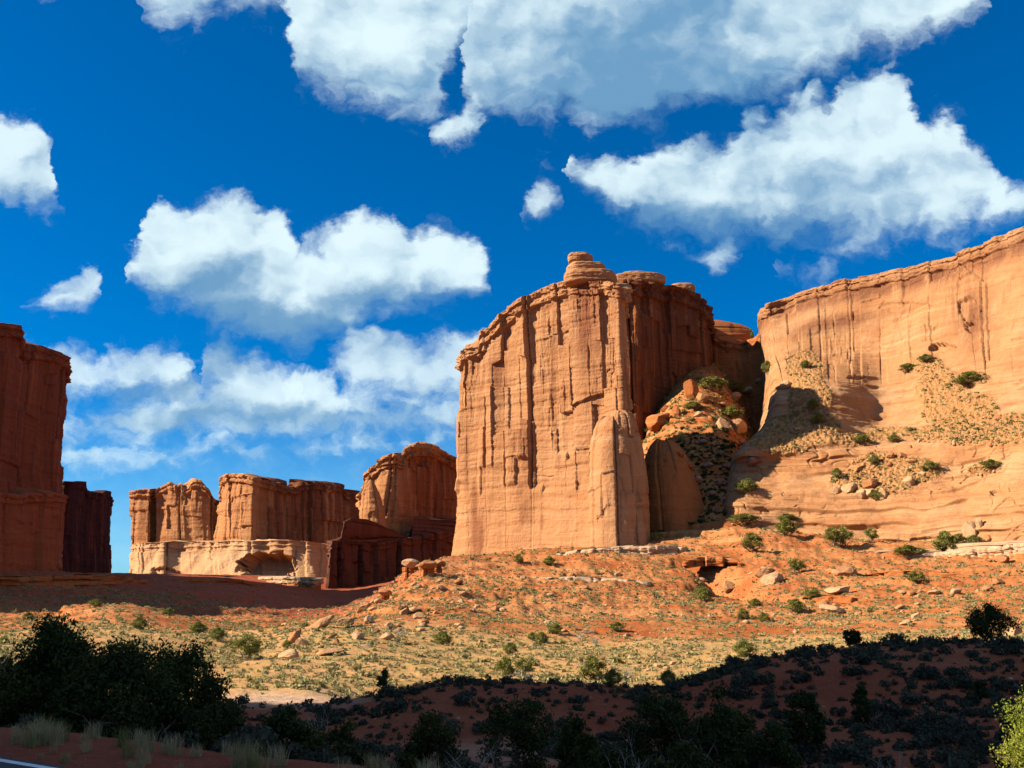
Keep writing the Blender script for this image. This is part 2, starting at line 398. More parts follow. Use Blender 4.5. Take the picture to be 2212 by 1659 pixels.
def rock_mat(name, c_main, c_light, c_dark, c_varn, varn=0.5, band=0.5, sc=1.0, soil=False, crossbed=0.0):
    """red sandstone: tilted strata, vertical streaks of desert varnishing, pale spalled scars, fine grain"""
    def build(q, b):
        P = q.node('ShaderNodeNewGeometry').outputs['Position']
        p = q.sep(P)
        wob = q.noise(P, 0.035 * sc, 4, 0.55)
        zz = q.m('MULTIPLY_ADD', wob, 9.0 / sc, q.m('MULTIPLY_ADD', p[0], 0.03, p[2]))
        sv = q.xyz(q.m('MULTIPLY', p[0], 0.02), q.m('MULTIPLY', p[1], 0.02), zz)
        strata = q.noise(sv, 0.22 * sc, 5, 0.65)
        strata2 = q.noise(sv, 1.3 * sc, 3, 0.6)
        vv = q.xyz(p[0], p[1], q.m('MULTIPLY', p[2], 0.06))
        streak = q.noise(vv, 0.16 * sc, 6, 0.62, 0.6)
        streak2 = q.noise(vv, 0.75 * sc, 4, 0.6, 0.3)
        blot = q.noise(P, 0.03 * sc, 5, 0.6)
        grain = q.noise(P, 1.7 * sc, 6, 0.7)
        c = q.mix(q.m('MULTIPLY', q.step(strata, 0.52, 0.68), band), c_main, c_light)
        c = q.mix(q.m('MULTIPLY', q.step(strata, 0.46, 0.32), band), c, c_dark)
        c = q.mix(q.m('MULTIPLY', q.step(blot, 0.5, 0.7), 0.55), c, c_light)
        c = q.mix(q.m('MULTIPLY', q.step(strata2, 0.55, 0.72), 0.35 * band), c, c_dark)
        c = q.mix(q.m('MULTIPLY', q.step(streak, 0.54, 0.70), varn), c, c_varn)
        c = q.mix(q.m('MULTIPLY', q.step(streak2, 0.58, 0.75), varn * 0.45), c, c_dark)
        c = q.mix(q.m('MULTIPLY', q.step(streak, 0.44, 0.30), varn * 0.5), c, c_light)
        c = q.mix(q.m('MULTIPLY', q.step(grain, 0.60, 0.72), 0.30), c, c_dark)
        c = q.mix(q.m('MULTIPLY', q.step(grain, 0.40, 0.28), 0.22), c, c_light)
        vn = q.attr('varnish_shade')
        c = q.mix(q.m('MULTIPLY', vn, q.step(q.m('ADD', streak, q.m('MULTIPLY', streak2, 0.4)), 0.42, 0.74)), c, c_varn)  # real varnish on butte and cliff; on far rocks it paints in shade
        h = q.m('ADD', q.m('MULTIPLY', grain, 0.6), q.m('MULTIPLY', strata2, 0.35))
        if soil:
            bl = q.noise(q.xyz(p[0], p[1], q.m('MULTIPLY', p[2], 2.6)), 0.045, 5, 0.6)
            c = q.mix(q.m('MULTIPLY', q.step(bl, 0.52, 0.66), 0.55), c, (0.40, 0.165, 0.07))
            ln = q.noise(q.xyz(q.m('MULTIPLY', p[0], 0.05), q.m('MULTIPLY', p[1], 0.05), zz), 2.6, 3, 0.6)
            c = q.mix(q.m('MULTIPLY', q.step(ln, 0.54, 0.66), 0.45), c, c_dark)
            h = q.m('ADD', h, q.m('MULTIPLY', ln, 0.5))
            so = q.attr('soil')
            sg = q.noise(P, 0.9, 5, 0.7)
            soilc = q.mix(q.step(sg, 0.4, 0.62), (0.42, 0.19, 0.07), (0.56, 0.30, 0.13))
            soilc = q.mix(q.m('MULTIPLY', q.step(q.noise(P, 0.45, 4, 0.6), 0.52, 0.66), 0.5), soilc, (0.33, 0.25, 0.09))
            f = q.step(q.m('ADD', so, q.m('MULTIPLY', q.m('SUBTRACT', q.noise(P, 0.16, 6, 0.7), 0.5), 1.7)), 0.40, 0.62)
            c = q.mix(f, c, soilc)
            h = q.m('ADD', h, q.m('MULTIPLY', f, sg))
        q.put(b.inputs['Base Color'], q.mix(1.0, c, (0.64, 0.64, 0.64), 'MULTIPLY'))
        n = bump(q, b, h, 0.75, 0.55 / sc)
        cr = q.noise(vv, 0.5 * sc, 5, 0.7, 0.8)
        bump(q, b, q.m('ABSOLUTE', q.m('SUBTRACT', cr, 0.5)), 0.35, 1.2 / sc, n)
    return material(name, build, 0.92, 0.12)


def ground_mat():
    def build(q, b):
        P = q.node('ShaderNodeNewGeometry').outputs['Position']
        p = q.sep(P)
        sand = q.attr('sand'); pale = q.attr('pale'); scree = q.attr('scree')
        a = q.noise(P, 0.06, 6, 0.6); c1 = q.noise(P, 0.8, 6, 0.7); f1 = q.noise(P, 6.0, 5, 0.7)
        strat = q.noise(q.xyz(q.m('MULTIPLY', p[0], 0.03), q.m('MULTIPLY', p[1], 0.03), q.m('MULTIPLY_ADD', a, 3.0, p[2])), 0.55, 4, 0.6)
        red = q.mix(q.step(a, 0.38, 0.62), (0.44, 0.115, 0.030), (0.54, 0.20, 0.066))
        red = q.mix(q.m('MULTIPLY', q.step(strat, 0.5, 0.66), 0.55), red, (0.62, 0.31, 0.13))
        red = q.mix(q.m('MULTIPLY', q.step(strat, 0.44, 0.34), 0.5), red, (0.36, 0.09, 0.025))
        snd = q.mix(q.step(c1, 0.36, 0.64), (0.50, 0.24, 0.085), (0.66, 0.39, 0.17))
        snd = q.mix(q.m('MULTIPLY', q.step(q.noise(P, 0.25, 5, 0.65), 0.48, 0.60), 0.5), snd, (0.42, 0.32, 0.10))
        f = q.step(q.m('ADD', sand, q.m('MULTIPLY', q.m('SUBTRACT', a, 0.5), 0.9)), 0.3, 0.7)
        c = q.mix(f, red, snd)
        c = q.mix(q.m('MULTIPLY', q.attr('deep'), q.m('MULTIPLY_ADD', c1, 0.5, 0.6)), c, (0.34, 0.062, 0.032))  # deep red soil, darkened to paint in the ground's shadow zones
        c = q.mix(pale, c, (0.62, 0.43, 0.30))
        c = q.mix(q.m('MULTIPLY', q.step(c1, 0.52, 0.68), 0.30), c, (0.28, 0.10, 0.035))
        c = q.mix(q.m('MULTIPLY', q.step(q.noise(P, 2.2, 4, 0.7), 0.56, 0.66), q.m('MULTIPLY_ADD', scree, 0.5, 0.12)), c, (0.58, 0.42, 0.27))
        c = q.mix(q.m('MULTIPLY', q.step(f1, 0.5, 0.7), 0.2), c, (0.60, 0.34, 0.17))
        q.put(b.inputs['Base Color'], q.mix(1.0, c, (0.66, 0.66, 0.66), 'MULTIPLY'))
        n = bump(q, b, c1, 0.6, 0.5)
        bump(q, b, f1, 0.5, 0.12, n)
    return material('red_desert_ground', build, 0.95, 0.08)


def plant_mat(name, c0, c1, c2, trans=0.25):
    def build(q, b):
        t = q.m('ADD', q.attr('tint'), q.node('ShaderNodeObjectInfo').outputs['Random'])
        t = q.m('FRACT', t)
        n = q.noise(q.node('ShaderNodeTexCoord').outputs['Object'], 3.5, 3, 0.6)
        c = q.mix(t, c0, c1); c = q.mix(q.m('MULTIPLY', q.step(n, 0.45, 0.65), 0.7), c, c2)
        q.put(b.inputs['Base Color'], c)
        if trans:
            tr = q.node('ShaderNodeBsdfTranslucent'); q.put(tr.inputs['Color'], c)
            mx = q.node('ShaderNodeMixShader'); mx.inputs[0].default_value = trans
            q.l.new(b.outputs[0], mx.inputs[1]); q.l.new(tr.outputs[0], mx.inputs[2])
            q.l.new(mx.outputs[0], q.n['Material Output'].inputs['Surface'])
    return material(name, build, 0.8, 0.15)


def plain_mat(name, c0, c1, scale=2.0, rough=0.9, bmp=0.3, stretch=(1, 1, 1)):
    def build(q, b):
        P = q.vm('MULTIPLY', q.node('ShaderNodeTexCoord').outputs['Object'], stretch)
        n = q.noise(P, scale, 6, 0.65)
        q.put(b.inputs['Base Color'], q.mix(q.step(n, 0.35, 0.65), c0, c1)); bump(q, b, n, 0.6, bmp)
    return material(name, build, rough, 0.15)


def boulder_mat():
    def build(q, b):
        P = q.node('ShaderNodeNewGeometry').outputs['Position']
        t = q.m('FRACT', q.m('ADD', q.attr('tint'), q.node('ShaderNodeObjectInfo').outputs['Random']))
        c = q.mix(q.step(t, 0.25, 0.75), (0.46, 0.20, 0.085), (0.57, 0.345, 0.19))
        n = q.noise(P, 0.9, 6, 0.7)
        c = q.mix(q.m('MULTIPLY', q.step(n, 0.5, 0.68), 0.5), c, (0.33, 0.14, 0.06))
        c = q.mix(q.m('MULTIPLY', q.step(n, 0.42, 0.3), 0.5), c, (0.66, 0.47, 0.30))
        q.put(b.inputs['Base Color'], q.mix(1.0, c, (0.66, 0.66, 0.66), 'MULTIPLY')); bump(q, b, n, 0.7, 0.4)
    return material('fallen_sandstone', build, 0.93, 0.1)


M_BUTTE = rock_mat('butte_sandstone', (0.515, 0.240, 0.106), (0.62, 0.345, 0.18), (0.41, 0.150, 0.056), (0.26, 0.090, 0.042), 0.75, 0.7)
M_DARK = rock_mat('varnished_sandstone', (0.46, 0.150, 0.045), (0.56, 0.23, 0.085), (0.33, 0.09, 0.028), (0.13, 0.040, 0.022), 0.85, 0.4)
M_CLIFF = rock_mat('slickrock_sandstone', (0.515, 0.250, 0.110), (0.60, 0.345, 0.18), (0.42, 0.165, 0.064), (0.24, 0.095, 0.048), 0.5, 0.95, soil=True)
M_FAR = rock_mat('distant_sandstone', (0.50, 0.215, 0.085), (0.61, 0.32, 0.15), (0.38, 0.13, 0.05), (0.24, 0.08, 0.035), 0.45, 0.4, sc=0.6)
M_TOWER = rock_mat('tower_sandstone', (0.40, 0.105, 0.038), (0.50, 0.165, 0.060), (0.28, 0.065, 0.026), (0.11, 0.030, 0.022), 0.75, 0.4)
M_FIN = rock_mat('shade_blackened_sandstone', (0.24, 0.062, 0.030), (0.32, 0.095, 0.042), (0.16, 0.038, 0.022), (0.06, 0.018, 0.018), 0.8, 0.4)  # near-black base colour: the fin's shade is put into it
M_WALL = rock_mat('shade_browned_sandstone', (0.22, 0.082, 0.046), (0.28, 0.110, 0.058), (0.16, 0.055, 0.034), (0.075, 0.028, 0.024), 0.7, 0.4)  # dark brown base colour carries the shade of the low wall
M_BENCH = rock_mat('pale_bench_sandstone', (0.62, 0.345, 0.17), (0.70, 0.44, 0.25), (0.52, 0.24, 0.10), (0.42, 0.17, 0.07), 0.3, 0.5, sc=0.6)
M_RIM = rock_mat('pale_rim_sandstone', (0.60, 0.39, 0.24), (0.70, 0.52, 0.37), (0.48, 0.24, 0.11), (0.40, 0.17, 0.07), 0.3, 0.6, sc=2.0)
M_RED = rock_mat('red_mudstone', (0.46, 0.14, 0.04), (0.56, 0.24, 0.09), (0.36, 0.085, 0.022), (0.30, 0.07, 0.02), 0.3, 0.9, sc=2.2)
M_GROUND = ground_mat()
M_BOULDER = boulder_mat()
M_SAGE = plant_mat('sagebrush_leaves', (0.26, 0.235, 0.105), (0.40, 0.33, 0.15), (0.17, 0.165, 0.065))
M_SAGE_SHADE = plant_mat('shaded_sagebrush_leaves', (0.050, 0.050, 0.032), (0.090, 0.082, 0.050), (0.030, 0.034, 0.022), 0.15)  # dark copy of the sagebrush leaves, foreground shade put into the colour
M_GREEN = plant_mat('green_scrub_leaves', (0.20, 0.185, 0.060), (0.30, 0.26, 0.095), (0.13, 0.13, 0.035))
M_JUNI = plant_mat('juniper_leaves', (0.032, 0.042, 0.010), (0.062, 0.068, 0.014), (0.020, 0.026, 0.007), 0.12)  # juniper leaves, darkened for the trees standing in shade
M_BRIGHT = plant_mat('sunlit_juniper_leaves', (0.19, 0.23, 0.030), (0.27, 0.28, 0.045), (0.13, 0.17, 0.022), 0.3)  # brightest leaf copy: sunshine put into the corner bush's colour
M_GRASS = plant_mat('dry_grass_blades', (0.36, 0.25, 0.11), (0.46, 0.35, 0.19), (0.22, 0.19, 0.05), 0.3)
M_BARK = plain_mat('juniper_bark', (0.10, 0.065, 0.045), (0.20, 0.15, 0.11), 6.0, 0.9, 0.03, (1, 1, 0.25))
M_DEAD = plain_mat('bleached_dead_wood', (0.24, 0.20, 0.16), (0.42, 0.37, 0.31), 8.0, 0.9, 0.02, (1, 1, 0.25))
M_ASPHALT = plain_mat('road_asphalt', (0.042, 0.043, 0.047), (0.060, 0.060, 0.064), 18.0, 0.85, 0.01)
M_PAINT = plain_mat('road_paint', (0.62, 0.62, 0.60), (0.78, 0.78, 0.76), 9.0, 0.6, 0.005)


# ------------------------------------------------------------------ the ground
def zrow(dy, Y):
    cy = (CYP - dy) / FPX
    return CAMZ + Y * (sn + cy * cs) / (cs - cy * sn)


LAND = {  # picture column: (distance, row) as seen, or (distance, None, height) where the photograph hides the ground
    0: [(20, None, -1.0), (35, None, -2.2), (55, None, -2.8), (73, 1446), (80, 1432), (160, 1388), (240, 1362), (330, 1325), (400, 1285), (450, 1240), (520, 1222), (700, None, 29), (1000, None, 36)],
    250: [(20, None, -1.1), (35, None, -2.6), (55, None, -4.3), (90, None, -5.6), (150, 1405), (220, 1345), (280, 1300), (330, None, 0), (420, 1285), (520, 1252), (620, 1240), (800, 1238), (1000, 1239)],
    400: [(20, None, -1.2), (35, None, -2.8), (55, None, -4.8), (76, None, -5.4), (88, None, -5.8), (150, 1405), (220, 1360), (280, 1325), (320, None, -2), (420, 1295), (520, 1262), (640, 1246), (800, 1243), (1000, 1240)],
    500: [(20, None, -1.4), (35, None, -3.0), (55, None, -4.8), (76, 1512), (90, 1492), (130, 1440), (180, 1400), (230, 1368), (300, 1350), (450, 1300), (600, 1255), (700, 1246), (900, 1241), (1000, 1240)],
    700: [(20, None, -1.6), (35, None, -3.4), (55, None, -5.0), (77, 1524), (90, 1497), (120, 1450), (160, 1405), (205, 1360), (235, 1338), (270, None, -4), (350, None, -1), (450, None, 4), (600, 1300), (690, 1272), (1000, None, 40)],
    800: [(20, None, -1.8), (35, None, -3.7), (55, None, -5.2), (73, 1503), (92, None, -6.4), (150, 1415), (200, 1370), (250, 1326), (290, 1300), (320, None, 4), (450, None, 8), (600, 1295), (700, 1270), (1000, None, 40)],
    900: [(20, None, -2.0), (35, None, -4.0), (55, None, -5.0), (68, 1490), (76, 1472), (92, None, -6.0), (150, 1425), (200, 1380), (260, 1315), (320, 1262), (370, 1222), (400, 1206), (440, None, 22), (560, None, 24), (1000, None, 40)],
    1000: [(20, None, -2.2), (35, None, -4.2), (55, None, -5.0), (68, 1485), (76, 1467), (92, None, -6.0), (150, 1432), (200, 1388), (260, 1322), (330, 1262), (390, 1214), (430, 1204), (480, 1200), (560, None, 27), (1000, None, 40)],
    1150: [(20, None, -2.3), (35, None, -4.4), (55, None, -5.0), (68, 1482), (77, 1468), (94, None, -6.0), (150, 1440), (200, 1396), (260, 1332), (330, 1265), (400, 1205), (440, 1190), (480, 1186), (600, None, 32), (1000, None, 40)],
    1300: [(20, None, -2.4), (35, None, -4.5), (55, None, -5.0), (68, 1490), (77, 1474), (95, None, -6.0), (150, 1448), (200, 1400), (260, 1335), (330, 1264), (395, 1200), (430, 1180), (480, 1176), (600, None, 34), (1000, None, 44)],
    1420: [(20, None, -2.4), (35, None, -4.4), (55, None, -4.8), (68, 1500), (78, 1488), (95, None, -5.9), (150, 1448), (200, 1400), (260, 1338), (330, 1268), (395, 1200), (430, 1176), (470, 1140), (510, 1010), (540, 930), (600, 880), (1000, None, 150)],
    1500: [(20, None, -2.4), (35, None, -4.2), (55, None, -4.7), (68, 1482), (79, 1458), (96, None, -5.6), (150, 1446), (200, 1402), (260, 1342), (330, 1275), (395, 1202), (430, 1172), (462, 1110), (500, 1010), (530, 930), (560, 870), (600, 815), (640, 775), (1000, None, 180)],
    1600: [(20, None, -2.4), (35, None, -4.0), (55, None, -4.3), (68, 1455), (79, 1425), (97, None, -5.0), (150, 1440), (200, 1400), (260, 1342), (330, 1275), (385, 1205), (420, 1150), (445, 1118), (490, 1010), (520, 940), (560, 860), (600, 800), (640, 750), (1000, None, 190)],
    1700: [(20, None, -2.4), (35, None, -3.8), (55, None, -3.8), (68, 1440), (80, 1404), (98, None, -4.5), (150, 1426), (200, 1398), (260, 1345), (330, 1272), (380, 1205), (415, 1140), (450, None, 40), (600, None, 60), (1000, None, 190)],
    1900: [(20, None, -2.4), (35, None, -3.4), (55, None, -3.2), (68, 1422), (80, 1384), (100, None, -3.8), (160, 1400), (210, 1368), (270, 1318), (330, 1258), (375, 1200), (400, 1172), (430, None, 33), (600, None, 60), (1000, None, 190)],
    2212: [(20, None, -2.2), (35, None, -3.0), (60, None, -2.6), (68, 1412), (81, 1376), (102, None, -3.0), (160, 1382), (210, 1345), (260, 1298), (310, 1245), (345, 1205), (370, 1180), (400, None, 33), (600, None, 60), (1000, None, 190)],
    2700: [(20, None, -2.0), (35, None, -2.6), (60, None, -2.0), (81, 1372), (102, None, -2.6), (160, 1372), (210, 1330), (260, 1285), (310, 1230), (345, 1190), (370, None, 27), (600, None, 60), (1000, None, 190)],
}
_keys = sorted(LAND)
_lY = np.linspace(math.log(12), math.log(1400), 420)
_ls = np.linspace(-0.62, 0.80, 300)
_tab = np.zeros((len(_keys), len(_lY)))
for i_, k_ in enumerate(_keys):
    rows = [(12, -0.35)] + [(r[0], zrow(r[1], r[0]) if r[1] is not None else r[2]) for r in LAND[k_]]
    _tab[i_] = np.interp(_lY, [math.log(r[0]) for r in rows], [r[1] for r in rows])
_tab = blur1(_tab, 4, 1)
_ks = np.array([(k - CXP) / FPX * cs for k in _keys])
_T = np.stack([np.interp(_ls, _ks, _tab[:, j]) for j in range(len(_lY))], 1)
for _ in range(2): _T = blur1(blur1(_T, 4, 0), 1, 1)
ROAD_N = np.array([0.592, 0.806]); ROAD_D = 7.0      # far edge of the road: points with x*nx + y*ny = d


def land(x, y):
    """height of the ground"""
    x = np.asarray(x, dtype=float); y = np.asarray(y, dtype=float)
    yy = np.clip(y, 12, 1399); s = np.clip(x / np.maximum(yy, 1), -0.619, 0.799)
    fi = (s + 0.62) / 1.42 * 299; fj = (np.log(yy) - _lY[0]) / (_lY[-1] - _lY[0]) * 419
    i = np.clip(fi.astype(int), 0, 298); j = np.clip(fj.astype(int), 0, 418); a = fi - i; b = fj - j
    z = _T[i, j] * (1 - a) * (1 - b) + _T[i + 1, j] * a * (1 - b) + _T[i, j + 1] * (1 - a) * b + _T[i + 1, j + 1] * a * b
    far = sm(y, 1100, 4000); z = z * (1 - far) + 40 * far
    d = x * ROAD_N[0] + y * ROAD_N[1] - ROAD_D
    k = sm(d, 0.7, 9.0)
    z = z * k
    P = np.stack([x, y, np.zeros_like(x)], -1).reshape(-1, 3); shp = x.shape
    r = np.hypot(x, y)
    kk = sm(d, 0.5, 3.0)
    n = fbm(P / 26, 4).reshape(shp) * 1.5 * sm(r, 40, 160) + fbm(P / 5.0, 4).reshape(shp) * 0.35 * sm(r, 8, 40) + fbm(P / 0.9, 3).reshape(shp) * 0.05
    slope = np.maximum(sm(y, 215, 300) * (1 - sm(y, 420, 640)), sm(y, 430, 480) * (1 - sm(y, 660, 720)) * sm(x, 35, 50))
    Q = np.stack([x / 16 + 0.3 * np.sin(y / 30), y / 80, np.zeros_like(x)], -1).reshape(-1, 3)
    n = n + (fbm(Q, 4, ridge=True).reshape(shp) - 0.4) * 1.6 * slope
    n = n + fbm(P / 3.4, 4, 0.62).reshape(shp) * 0.9 * slope
    # small steps of harder beds on the talus
    zz = z + 1.2 * fbm(P / 30, 2).reshape(shp)
    st = (zz / 4.2) % 1.0
    n = n + (0.7 + 1.8 * sm(fbm(P / 38 + 3, 2).reshape(shp), -0.05, 0.2)) * slope * (sm(st, 0.58, 0.70) - st)
    # the ravine that cuts the talus right of the butte
    tt = np.clip((y - 300) / 85, 0, 1); xc = 76 - 6 * tt + 4 * np.sin(y / 9)
    n = n - 11.5 * np.exp(-((x - xc) / 8.5) ** 2) * sm(y, 292, 325) * (1 - sm(y, 368, 392))
    return z + n * kk


def build_ground():
    az = np.concatenate([np.linspace(-180, -36, 100, endpoint=False), np.linspace(-36, 40, 900, endpoint=False), np.linspace(40, 180, 90, endpoint=False)])
    az = np.radians(az)
    rr = np.concatenate([np.linspace(0.4, 10, 40, endpoint=False), np.exp(np.linspace(math.log(10), math.log(720), 1000, endpoint=False)), np.exp(np.linspace(math.log(720), math.log(30000), 70))])
    A, RR = np.meshgrid(az, rr)
    X, Y = RR * np.sin(A), RR * np.cos(A)
    V = np.stack([X, Y, land(X, Y)], -1)
    sand = sm(Y, 66, 96) * (1 - sm(Y, 180, 262)) * 0.9; sand = sand * (1 - 0.45 * sm(X, 45, 95)); sand = np.maximum(sand, 0.35 * sm(Y, 490, 540) * (X > 40))
    dx, dy = see(V)
    pale = np.exp(-((dx - 600) / 170) ** 2 - ((dy - 1512) / 16) ** 2) * (Y > 70)
    pale = np.maximum(pale, 0.5 * np.exp(-((dx - 1150) / 260) ** 2 - ((dy - 1625) / 25) ** 2) * (Y < 60) * (Y > 15))
    scree = sm(Y, 240, 330) * (1 - sm(Y, 500, 620))
    F = grid_faces(len(rr), len(az), True)[:, ::-1]
    g = obj('ground', V.reshape(-1, 3), F, M_GROUND, attrs={'sand': sand.ravel(), 'pale': pale.ravel(), 'scree': scree.ravel(), 'deep': (0.9 * (1 - sm(Y, 78, 92)) + 0.95 * sm(Y, 325, 380) * (1 - sm(X, -70, 10))).ravel()})  # deep follows the foreground and valley shadows, shade put into the soil colour
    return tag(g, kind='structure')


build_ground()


def strip(name, d0, d1, z, mat, kind=None):
    """a flat band along the road, between two distances from its far edge"""
    t = np.linspace(-70, 50, 161); T = np.array([ROAD_N[1], -ROAD_N[0]])
    ds = np.linspace(d0, d1, 5 if abs(d1 - d0) > 1 else 2)
    V = np.array([[*(ROAD_N * (ROAD_D + d) + T * s), z] for d in ds for s in t])
    return tag(obj(name, V, grid_faces(len(ds), len(t)), mat), kind=kind)


strip('road', -8.4, 0.0, 0.045, M_ASPHALT, 'structure')
strip('edge_line_marking', -0.26, -0.13, 0.05, M_PAINT, 'structure')


# ------------------------------------------------------------------ rock walls
def weather(P, n, up, down, arc, flute=1.0, slab=1.0, crack=1.0, bed=1.0, big=1.0, cap=0.0, cap_h=7.0, smooth_low=0.0, s=1.0):
    """how far a sandstone wall stands out from its plain form; up/down = metres to the rim and to the foot, arc = metres along it"""
    sh = P.shape[:-1]; P = P.reshape(-1, 3) / s; up, down = up.ravel(), down.ravel(); arc = (np.zeros(sh) + arc).ravel() / s
    z = P[:, 2]
    d = 3.0 * big * fbm(P * (1 / 34, 1 / 34, 1 / 120), 3)
    act = np.ones(len(P))
    if smooth_low:
        lim = smooth_low * (0.9 + 0.25 * hsh(np.floor(arc / 7), 1, 5))
        act = 0.10 + 0.90 * sm(down - lim, -1.5, 1.5)
    patch = 0.12 + 0.88 * sm(fbm(P / (24, 24, 46) + 13, 2), -0.02, 0.26)          # fluted stretches beside plain ones
    lean = arc + 0.03 * z + 1.1 * fbm(P / (30, 30, 60) + 40, 2) + 0.22 * fbm(P / (2.5, 2.5, 6), 2)
    zb = z + 0.8 * fbm(P / (5, 5, 3), 2)
    v0, t0, e0, i0 = panels(lean, zb, 21, 66, 3)
    v1, t1, e1, i1 = panels(lean + 4, zb, 8.0, 34, 21)
    v2, t2, e2, i2 = panels(lean + 1, zb, 3.1, 17, 43)
    v3, t3, e3, i3 = panels(lean + 2, zb, 1.25, 9, 67)
    d = d + act * slab * (1.5 * v0 + 1.6 * t0 + 0.95 * v1 + 0.9 * t1 + patch * patch * (0.42 * v2 + 0.4 * t2) + patch * patch * (0.12 * v3 + 0.1 * t3))
    on = lambda i, k, p: (hsh(i, 77, k) > 1 - 2 * p) * 1.0
    zm = sm(fbm(np.stack([i1 * 3.7, 0 * z, z / 38], 1), 2), -0.05, 0.15)
    d = d - act * crack * (2.0 * np.exp(-(e0 / 0.5) ** 2) * on(i0, 1, 0.5) + 1.5 * np.exp(-(e1 / 0.4) ** 2) * on(i1, 2, 0.4) * zm)
    d = d + act * flute * 0.5 * patch * fbm(P * (1 / 4.5, 1 / 4.5, 1 / 90), 3, 0.55)
    zz = P[:, 2] + 3.0 * fbm(P / 40, 2) + 0.03 * P[:, 0]
    bz = np.stack([0 * zz + 1.5, 0 * zz, zz], 1)
    d = d + bed * (0.55 * fbm(bz * (1, 1, 1 / 3.2), 3) + 0.25 * fbm(P * (1 / 9, 1 / 9, 1 / 1.6), 3))
    d = d + 0.20 * fbm(P / 2.1, 4, 0.6)
    if cap:
        u = (up + 1.2 * fbm(P / 14, 2)) / cap_h
        blk = fbm(P * (1 / 5, 1 / 5, 1 / 3.0) + 77, 3)
        prof = np.interp(u, [0, 0.06, 0.35, 0.40, 0.55, 0.60, 0.9, 0.97, 1.35, 2.2], [0.1, 0.9, 1.0, 0.25, 0.2, 0.85, 0.8, -0.45, -0.5, 0.0])
        d = d + cap * prof * (1 + 1.0 * blk) + cap * 0.5 * blk * (u < 1)
    return (d * s).reshape(sh)


def carve(P, n, spots):
    """hollow niches out of a wall: (column, row, half width, half height, depth)"""
    dx, dy = see(P); r = 0
    for x, y, rx, ry, dep in spots:
        e = ((dx - x) / rx) ** 2 + (np.where(dy > y, 0.55, 1.0) * (dy - y) / ry) ** 2
        e = e + 0.8 * fbm((P / (0.16 * rx, 0.16 * rx, 0.16 * rx)).reshape(-1, 3), 3).reshape(dx.shape)
        r = r + dep * (1 - sm(e, 0.8, 1.0))
    return P - n * (r[..., None] if np.ndim(r) else r)


def column_body(name, mat, cols, N, M, parent=None, flare=3.0, sink=10.0, corner=2, top_bump=2.0, spots=(), vis=None, dens=None, **kw):
    """a rock standing on a closed outline; each entry gives its foot and its rim: (column, row, distance) twice"""
    c = np.array(cols, dtype=float)
    B = at(c[:, 0], c[:, 1], c[:, 2]); T = at(c[:, 3], c[:, 4], c[:, 5]); B[:, 2] -= sink
    A = resample(np.hstack([B, T]), N, True, dens)
    B, T = A[:, :3], A[:, 3:]
    if corner:
        B = blur1(B, corner, 0, True); T[:, :2] = blur1(T[:, :2], corner, 0, True); T[:, 2] = blur1(T[:, 2], 1, 0, True)
    v = np.linspace(0, 1, M)[:, None]
    th = 1 - (1 - v) ** flare
    G = np.empty((M, N, 3))
    G[..., :2] = B[None, :, :2] + (T - B)[None, :, :2] * th[..., None]
    G[..., 2] = B[None, :, 2] + (T - B)[None, :, 2] * v
    n = grid_normals(G, True)
    cen = G.mean((0, 1))
    if np.mean(np.sum(n * (G - cen), -1)) < 0: n = -n; flip = True
    else: flip = False
    n[..., 2] *= 0.3
    arc = np.concatenate([[0], np.cumsum(np.linalg.norm(np.diff((B + T)[:, :2] / 2, axis=0), axis=1))])[None, :] + 31.7 * len(cols)
    G2 = G + n * weather(G, n, T[None, :, 2] - G[..., 2], G[..., 2] - B[None, :, 2] - sink, arc, **kw)[..., None]
    if spots: G2 = carve(G2, n, spots)
    rim = G2[-1]; c0 = rim.mean(0)
    rings = []
    for k in (0.04, 0.12, 0.25, 0.42, 0.6, 0.8, 0.97):
        r = rim + (c0 - rim) * k; sz = blur1(rim[:, 2], max(1, int(N * 0.12 * k)), 0, True)
        r[:, 2] = rim[:, 2] * (1 - k) + sz * k + top_bump * (0.35 * (1 - (1 - min(1, k * 4)) ** 2) + 0.6 * fbm(r / 9, 3) * min(1, k * 3))
        rings.append(r)
    GG = np.concatenate([G2, np.array(rings)])
    F = grid_faces(len(GG), N, True)
    if flip: F = F[:, ::-1]
    vz = np.zeros(GG.shape[:2]); vz[:] = 0
    if vis is not None: vz = vis(GG)
    return obj(name, GG.reshape(-1, 3), F, mat, parent, attrs={'varnish_shade': vz.ravel()})


